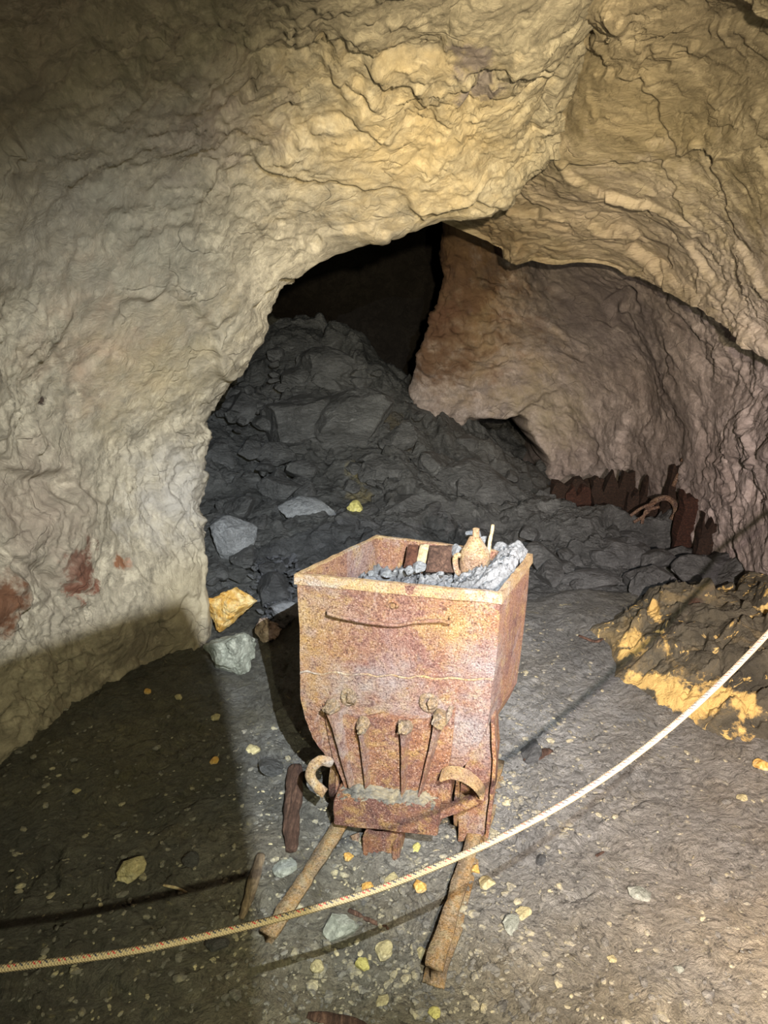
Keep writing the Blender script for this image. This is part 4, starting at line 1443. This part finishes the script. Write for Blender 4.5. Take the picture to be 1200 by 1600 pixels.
dirv = np.array([b[0] - a[0], 0, b[1] - a[1]])
ln = np.linalg.norm(dirv)
box(bm, ((a[0] + b[0]) / 2, -0.03, (a[1] + b[1]) / 2), (ln, 0.03, 0.024), Matrix.Rotation(-math.atan2(dirv[2], dirv[0]), 3, 'Y'), 0.002)
roughen(bm, 0.002, 30, 20, 0.03)
build('stay_bar', bm, RUST2, wagon, smooth=False)
bm = bmesh.new()
q1 = [fp(*q_, 0.02) for q_ in [(690, 1205), (706, 1205), (704, 1272), (684, 1272)]]
prism(bm, [tuple(q_) for q_ in q1], -0.03, 0.0)
roughen(bm, 0.002, 30, 21, 0.03)
build('bracket_plate', bm, RUST2, wagon, smooth=False)
# curved hook at the left
hk = [fp(*q_, 0.03) for q_ in [(518, 1196), (504, 1190), (490, 1197), (488, 1212), (498, 1224), (512, 1233)]]
bm = bmesh.new()
tube(bm, smoothline([(q_[0], -0.02 - 0.006 * k, q_[1]) for k, q_ in enumerate(hk)], 4), 0.0105, 10, 1.6)
roughen(bm, 0.004, 30, 22)
build('curved_hook', bm, RUST_PALE, wagon)
# latch knob low on the right side wall
a = fp(773, 1106, -0.10)
bm = bmesh.new()
tube(bm, [(a[0] - 0.03, 0.10, a[1]), (a[0] - 0.004, 0.10, a[1]), (a[0] + 0.006, 0.10, a[1] - 0.008)], [0.012, 0.012, 0.008], 10)
roughen(bm, 0.002, 40, 23)
build('latch_pin', bm, RUST, wagon)

# ------------------------------------------------------------------ the load
N = 110
FILL = np.zeros((N, N, 3))
P4 = [np.array(q_) for q_ in plan]
u = np.linspace(0.02, 0.98, N)
for i in range(N):
    for j in range(N):
        a_ = P4[0] * (1 - u[i]) + P4[1] * u[i]
        b_ = P4[3] * (1 - u[i]) + P4[2] * u[i]
        q_ = a_ * (1 - u[j] * 0.94) + b_ * u[j] * 0.94
        r_right = np.clip((u[i] - 0.62) / 0.3, 0, 1)
        h_ = 0.752 + 0.03 * u[i] + 0.02 * math.sin(u[i] * 3) * (1 - u[j]) + 0.095 * r_right * np.clip((u[j] - 0.1) / 0.5, 0, 1) - 0.04 * max(0, u[i] - 0.94) / 0.06
        FILL[i, j] = (q_[0], q_[1], h_)
pp = FILL.reshape(-1, 3)
FILL[..., 2] += (0.022 * facet(pp, 22, 310, 1.0) + 0.014 * facet(pp, 50, 311, 1.0) + 0.005 * fbm(pp * 120, 2, 312)).reshape(N, N)
wl = FILL.reshape(-1, 3)
wl = ORG[None] + wl[:, :1] * ux[None] + wl[:, 1:2] * uy[None] + np.c_[np.zeros((len(wl), 2)), wl[:, 2]]
tag(grid_mesh('rubble_load', wl.reshape(N, N, 3), slate_material('grey_gravel', (0.07, 0.073, 0.077), (0.19, 0.20, 0.21), (0.36, 0.37, 0.38), 0.65)),
    'grey gravel heaped inside the mine wagon', 'gravel', kind='stuff')


def wl_(lx, ly, z):
    return ORG + ux * lx + uy * ly + np.array([0, 0, z])


def at_rim(px, py, z):
    return atz(px, py, z)


load = [
    (806, 862, 0.86, 0.09, 'broken grey lump at the rear right corner of the wagon'),
    (782, 858, 0.855, 0.06, 'grey lump on the load just right of the thin stick'),
    (786, 893, 0.82, 0.055, 'square faced grey block in the wagon right of the rusty can'),
    (770, 893, 0.815, 0.035, 'small grey block between rusty can and square faced block'),
    (738, 840, 0.86, 0.075, 'upright grey stone behind the neck of the rusty can'),
    (756, 846, 0.855, 0.05, 'grey stone behind the shoulder of the rusty can'),
    (712, 862, 0.845, 0.055, 'pointed brown grey flake left of the rusty can'),
    (655, 886, 0.80, 0.05, 'pale grey lump near the middle of the wagon front'),
    (640, 892, 0.795, 0.04, 'small grey lump left of the middle of the load'),
    (688, 895, 0.79, 0.035, 'small grey stone in the load left of the rusty can handle'),
    (605, 896, 0.79, 0.04, 'grey stone in the load near the left side'),
    (580, 898, 0.79, 0.03, 'smallest grey stone toward the left front corner of the load'),
    (790, 870, 0.85, 0.04, 'grey chunk at the right of the load above the square block'),
    (802, 880, 0.84, 0.035, 'small grey chunk against the right rim'),
]
for k, (px, py, z, s, lab) in enumerate(load):
    pw_ = at_rim(px, py, z)
    o = stone('rock', pw_ - np.array([0, 0, s * 0.35]), (s, s * 0.8, s * 0.8), MAT_BLUE, 400 + k, rnd.uniform(0, 6), (rnd.uniform(-.4, .4), rnd.uniform(-.4, .4)), 0.0, 3, 0.10)
    tag(o, lab, 'rock')


# boards inside the wagon at the rear wall
def board(name, px0, px1, pyt, pyb, zt, zb, mat, lab, seed, th=0.015):
    a, b = atz(px0, pyt, zt), atz(px1, pyt + 1, zt)
    c, d_ = atz(px0 - 6, pyb, zb), atz(px1 - 6, pyb + 1, zb)
    n = np.cross(b - a, c - a)
    n /= np.linalg.norm(n)
    bm = bmesh.new()
    vs = [bm.verts.new(tuple(v - a)) for v in (a, b, d_, c)]
    vs2 = [bm.verts.new(tuple(v - a + n * th)) for v in (a, b, d_, c)]
    bm.faces.new(vs)
    bm.faces.new(vs2[::-1])
    for k in range(4):
        bm.faces.new((vs[k], vs[(k + 1) % 4], vs2[(k + 1) % 4], vs2[k]))
    roughen(bm, 0.002, 30, seed, 0.02)
    o = build(name, bm, mat)
    o.location = tuple(a)
    tag(o, lab, 'board')
    return o


board('wood_board', 637, 654, 850, 886, 0.858, 0.795, WOOD_RED, 'dark red brown board leaning inside the wagon at the rear', 31)
board('wood_board', 656, 670, 850, 884, 0.858, 0.80, WOOD_PALE, 'narrow pale grey board leaning in the wagon beside the red brown one', 32)
board('wood_board', 671, 722, 852, 892, 0.862, 0.80, WOOD_DARK, 'wide dark board lying in the wagon left of the rusty can', 33)

# rusty can with a cone shoulder
cp = atz(741, 903, 0.775)
can = empty('rusty_can', cp, 0.2)
can.scale = (1.18, 1.18, 1.0)
tag(can, 'rusty cone necked can standing in the front right of the wagon', 'can')
bm = bmesh.new()
lathe(bm, [(0.036, 0.0), (0.039, 0.004), (0.040, 0.045), (0.041, 0.052), (0.040, 0.075), (0.0415, 0.082), (0.037, 0.092), (0.026, 0.112), (0.018, 0.128), (0.012, 0.138)], 28)
roughen(bm, 0.0025, 22, 34)
build('can_body', bm, RUST_PALE, can)
bm = bmesh.new()
lathe(bm, [(0.012, 0.136), (0.0095, 0.140), (0.0085, 0.160), (0.010, 0.164), (0.006, 0.166)], 16)
build('neck', bm, RUST_PALE, can)
bm = bmesh.new()
tube(bm, smoothline([(-0.040, 0, 0.078), (-0.052, 0, 0.080), (-0.055, 0, 0.060), (-0.050, 0, 0.030), (-0.038, 0, 0.012)], 5), 0.0045, 8, 1.8)
build('can_handle', bm, RUST_PALE, can)

bm = bmesh.new()
p0, p1 = atz(770, 820, 0.93), atz(762, 868, 0.845)
tube(bm, [tuple((p1 - p0) * t + np.array([0.001 * math.sin(t * 9), 0, 0])) for t in np.linspace(0, 1.1, 8)], [0.0055, 0.006, 0.0055, 0.0065, 0.006, 0.0065, 0.007, 0.007], 8)
o = build('wood_stick', bm, WOOD_PALE)
o.location = tuple(p0)
tag(o, 'thin pale stick standing up from the wagon load beside the can', 'stick')


# ------------------------------------------------------------------ rails, planks and sticks on the floor
def log_thing(name, pts_px, widths_px, mat, lab, cat, seed, lift=0.3, flat=0.7, parts=None, rough=0.10):
    P_ = []
    for px, py in pts_px:
        h_ = hit(px, py)
        h_[2] += float(floor_relief(h_[None, :2])[0])
        P_.append(h_)
    P_ = np.array(P_)
    depth = (P_ - CAM) @ FWD
    R_ = np.array(widths_px) / FPX * depth * 0.5
    P_[:, 2] += R_ * lift
    A_ = cr_weights(len(P_), [8] * (len(P_) - 1))
    P2, R2 = A_ @ P_, A_ @ R_
    o0 = P2[0].copy()
    bm = bmesh.new()
    tube(bm, [tuple(q_ - o0) for q_ in P2], [float(r) for r in R2], 14, flat)
    roughen(bm, float(R_.mean()) * rough * 2, 22, seed, 0.03)
    o = build(name, bm, mat)
    o.location = tuple(o0)
    if lab:
        tag(o, lab, cat)
    return o, P2


def rail(name, a_px, b_px, width, hgt, mat, lab, seed, foot=1.7):
    """old rail: head, web and foot along a line on the floor"""
    a, b = hit(*a_px), hit(*b_px)
    a[2] += 0.0
    d_ = b - a
    ln = np.linalg.norm(d_)
    n = 30
    sec = [(-foot * width / 2, 0), (-foot * width / 2, 0.006), (-width * 0.2, 0.012), (-width * 0.2, hgt - 0.016), (-width / 2, hgt - 0.013), (-width / 2, hgt),
           (width / 2, hgt), (width / 2, hgt - 0.013), (width * 0.2, hgt - 0.016), (width * 0.2, 0.012), (foot * width / 2, 0.006), (foot * width / 2, 0)]
    side = np.array([d_[1], -d_[0], 0]) / ln
    bm = bmesh.new()
    rings = []
    for k in range(n):
        t = k / (n - 1)
        p_ = d_ * t
        rings.append([bm.verts.new(tuple(p_ + side * s_ + np.array([0, 0, z_ - 0.012]))) for s_, z_ in sec])
    m_ = len(sec)
    for k in range(n - 1):
        for j in range(m_):
            bm.faces.new((rings[k][j], rings[k][(j + 1) % m_], rings[k + 1][(j + 1) % m_], rings[k + 1][j]))
    bm.faces.new(rings[0][::-1])
    bm.faces.new(rings[-1])
    roughen(bm, 0.004, 18, seed)
    o = build(name, bm, mat)
    o.location = tuple(a)
    tag(o, lab, 'rail')
    return o


RAIL_M = rust_material('muddy_rust', (0.14, 0.10, 0.06), (0.24, 0.18, 0.11), (0.38, 0.22, 0.07), (0.36, 0.29, 0.16), (0.30, 0.27, 0.20), 0.6, 0.008)
rail('rail', (421, 1480), (600, 1200), 0.046, 0.058, RAIL_M, 'left muddy rail running under the wagon', 51, 1.3)
rail('rail', (676, 1534), (778, 1205), 0.044, 0.062, RAIL_M, 'right muddy rail running under the wagon', 52, 1.3)
log_thing('wood_plank', [(462, 1212), (460, 1250), (456, 1300), (455, 1342)], [22, 28, 26, 18], WOOD_DARK, 'dark rotten plank lying left of the wagon bumper', 'plank', 53, 0.6, 0.6)
log_thing('wood_stake', [(408, 1352), (398, 1392), (388, 1420), (377, 1444)], [15, 18, 15, 10], WOOD, 'short brown stake left of the left rail', 'stake', 54, 0.8, 0.8)
log_thing('wood_stick', [(545, 1418), (575, 1428), (610, 1440)], [8, 9, 6], WOOD_DARK, 'thin dark stick between the rails under the rope', 'stick', 55)
log_thing('wood_log', [(480, 1578), (520, 1582), (560, 1600), (600, 1625)], [12, 24, 30, 30], WOOD_DARK, 'mud covered log end at the bottom edge', 'log', 56, 0.1, 0.5)
log_thing('wood_fragment', [(820, 1192), (838, 1182), (860, 1172)], [10, 20, 12], WOOD_DARK, 'splintered dark wood fragment right of the wagon', 'wood', 57, 0.4)
log_thing('wood_stick', [(932, 1330), (944, 1322)], [5, 4], WOOD_DARK, 'tiny dark stick alone on the grey floor right of the rope', 'stick', 58)
log_thing('wood_stick', [(905, 990), (930, 1000), (942, 992)], [5, 6, 4], WOOD_DARK, 'small bent twig on the grit left of the ochre outcrop', 'twig', 59)
log_thing('wood_stick', [(256, 1388), (275, 1394), (292, 1397)], [4, 5, 3], WOOD_PALE, 'thin pale twig on the dark floor right of the lone buff stone', 'twig', 60)

# ------------------------------------------------------------------ rope strung across in front
rope_px = [(-700, 1600, 0.95), (-300, 1556, 1.03), (-90, 1528, 1.06), (0, 1514, 1.09), (200, 1487, 1.12), (370, 1451, 1.15), (500, 1417, 1.17), (600, 1386, 1.19), (700, 1346, 1.21),
           (800, 1300, 1.24), (900, 1244, 1.28), (1000, 1175, 1.33), (1100, 1091, 1.39), (1200, 990, 1.46), (1290, 885, 1.52), (1420, 720, 1.66), (1560, 540, 1.82)]


def WZ(px, py, z):
    return CAM + ray(px, py) * z


RP = smoothline([WZ(*q_) for q_ in rope_px], 60)
seg = np.linalg.norm(np.diff(RP, axis=0), axis=1)
sl = np.r_[0, np.cumsum(seg)]
n = 1500
t_ = np.linspace(0, sl[-1], n)
RC = np.stack([np.interp(t_, sl, RP[:, k]) for k in range(3)], 1)
T = np.gradient(RC, axis=0)
T /= np.linalg.norm(T, axis=1, keepdims=True)
S1 = np.cross(T, np.array([0, 0, 1.0]))
S1 /= np.linalg.norm(S1, axis=1, keepdims=True)
S2 = np.cross(S1, T)
seg_n = 24
ang = np.linspace(0, 2 * np.pi, seg_n + 1)
tw = t_ * 2 * np.pi / 0.085
AA, TT = np.meshgrid(ang, tw)
R0 = 0.0055
rad_ = R0 * (1 + 0.10 * np.cos(4 * (AA + TT * 2.2)) * np.cos(4 * (AA - TT * 2.2)))
ropeP = RC[:, None] + S1[:, None] * (np.cos(AA) * rad_)[..., None] + S2[:, None] * (np.sin(AA) * rad_)[..., None]


def rope_material():
    k = NT('braided_cord')
    uv = k.n('ShaderNodeUVMap').outputs[0]
    sepv = k.n('ShaderNodeSeparateXYZ', {0: uv})
    u_, v_ = sepv.outputs[0], sepv.outputs[1]
    # u runs around (0..1), v along in metres
    a = k.math('FRACT', k.math('ADD', k.math('MULTIPLY', u_, 4.0), k.math('MULTIPLY', v_, 110.0)))
    dark = k.math('LESS_THAN', a, 0.38)
    b = k.math('FRACT', k.math('MULTIPLY', u_, 2.0))
    band = k.math('MULTIPLY', k.math('GREATER_THAN', b, 0.25), k.math('LESS_THAN', b, 0.62))
    d_ = k.math('MULTIPLY', dark, band)
    c = k.math('FRACT', k.math('MULTIPLY', v_, 27.0))
    tone = k.ramp(c, [(0.0, (0.30, 0.06, 0.05)), (0.33, (0.05, 0.05, 0.06)), (0.66, (0.14, 0.12, 0.10))], 'CONSTANT')
    base = k.mix(k.noise(60, 3), (0.23, 0.18, 0.11), (0.31, 0.255, 0.17))
    col = k.mix(d_, base, tone)
    h = k.math('ADD', k.math('SINE', k.math('ADD', k.math('MULTIPLY', u_, 25.0), k.math('MULTIPLY', v_, 1400.0))),
               k.math('SINE', k.math('SUBTRACT', k.math('MULTIPLY', u_, 25.0), k.math('MULTIPLY', v_, 1400.0))))
    return k.done(col, 0.85, h, 0.0006, 0.7, 0.2)


rope = grid_mesh('rope', ropeP, rope_material())
uvl = rope.data.uv_layers.new(name='UVMap')
idx = np.zeros(len(rope.data.loops), dtype=np.int32)
rope.data.loops.foreach_get('vertex_index', idx)
uvv = np.stack([np.tile(np.linspace(0, 1, seg_n + 1), n), np.repeat(t_, seg_n + 1)], 1)
uvl.data.foreach_set('uv', uvv[idx].astype(np.float32).reshape(-1))
tag(rope, 'cream braided rope with dark flecks strung across in front of the wagon', 'rope')


# ------------------------------------------------------------------ rotten timbers and iron below the far wall
def jagged(name, px, py_top, py_bot, w_px, d, mat, lab, seed, lean=0.0, cat='timber', th=0.07, jag=0.25, taper=1.0):
    r_ = random.Random(seed)
    base = W(px, py_bot, d)
    top = W(px, py_top, d)
    h_ = top[2] - base[2] + 0.10
    depth = (base - CAM) @ FWD
    w_ = w_px / FPX * depth
    n_ = 9
    bm = bmesh.new()
    tops = [h_ * (1 - jag * r_.random()) for _ in range(n_)]
    prev = None
    outline = []
    for k in range(n_):
        outline.append(((-0.5 + k / (n_ - 1)) * w_ * taper + lean * tops[k], tops[k]))
    outline = [(-w_ / 2, 0)] + outline + [(w_ / 2, 0)]
    prism(bm, outline, 0, th)
    roughen(bm, 0.012, 12, seed, 0.05)
    o = build(name, bm, mat, smooth=False)
    o.location = (base[0], base[1], base[2] - 0.10)
    tag(o, lab, cat)
    return o


jagged('rotten_timber', 886, 742, 800, 78, 5.15, WOOD_BLACK, 'slanting dark rotten timber beside the small tunnel mouth', 61, 0.25)
jagged('rotten_timber', 916, 755, 810, 62, 5.05, WOOD_REDK, 'reddish rotten timber second from the small tunnel mouth', 62, 0.0)
jagged('rotten_timber', 962, 733, 815, 66, 5.0, WOOD_BLACK, 'broad dark rotten timber in the middle of the broken set', 63, -0.1, jag=0.4)
jagged('rotten_timber', 1000, 745, 825, 50, 4.9, WOOD_BLACK, 'spiky low timber left of the tall stump', 64, 0.05, jag=0.5)
jagged('timber_stump', 1052, 722, 835, 50, 4.7, WOOD_BLACK, 'tall dark timber stump carrying the bent iron hook', 65, -0.0, taper=0.45, jag=0.1)
jagged('rotten_timber', 1082, 768, 850, 52, 4.35, WOOD_REDK, 'dark red timber right of the tall stump against the wall', 66, 0.05, jag=0.3)
jagged('rotten_timber', 1106, 800, 865, 40, 4.1, WOOD_BLACK, 'short dark timber tucked under the right wall edge', 67, 0.1, jag=0.3)
IRON = rust_material('dark_iron', (0.03, 0.02, 0.015), (0.07, 0.04, 0.03), (0.12, 0.06, 0.03), (0.14, 0.09, 0.05), (0.10, 0.08, 0.07), 0.2)
bm = bmesh.new()
h0 = W(1052, 750, 4.66)
tube(bm, smoothline([tuple(W(*q_, 4.66) - h0) for q_ in [(1052, 760), (1058, 745), (1066, 734), (1070, 722), (1064, 718)]], 5), 0.014, 8)
tube(bm, smoothline([tuple(W(*q_, 4.66) - h0) for q_ in [(1060, 738), (1068, 742), (1072, 746), (1070, 741)]], 4), 0.012, 8)
o = build('iron_hook', bm, IRON)
o.location = tuple(h0)
tag(o, 'bent dark iron hook sticking out of the tall timber stump', 'hook')
bm = bmesh.new()
h0 = W(1035, 800, 4.55)
tube(bm, smoothline([tuple(W(*q_, 4.55) - h0) for q_ in [(1010, 800), (1022, 784), (1040, 778), (1053, 786), (1056, 800), (1050, 812)]], 6), 0.020, 10)
o = build('iron_hoop', bm, IRON)
o.location = tuple(h0)
tag(o, 'curved piece of dark pipe lying before the timber stump', 'pipe')
for k, (pp_, lab) in enumerate([([(985, 806), (1002, 794), (1025, 785)], 'thin root like rod left of the curved pipe'),
                                ([(990, 816), (1006, 806), (1010, 798), (1030, 792)], 'lower crooked rod left of the curved pipe'),
                                ([(1003, 818), (1006, 806), (1012, 800)], 'short upright rod below the curved pipe')]):
    bm = bmesh.new()
    h0 = W(*pp_[0], 4.5)
    tube(bm, smoothline([tuple(W(*q_, 4.5) - h0) for q_ in pp_], 5), 0.011, 8)
    o = build('iron_rod', bm, IRON)
    o.location = tuple(h0)
    tag(o, lab, 'rod')
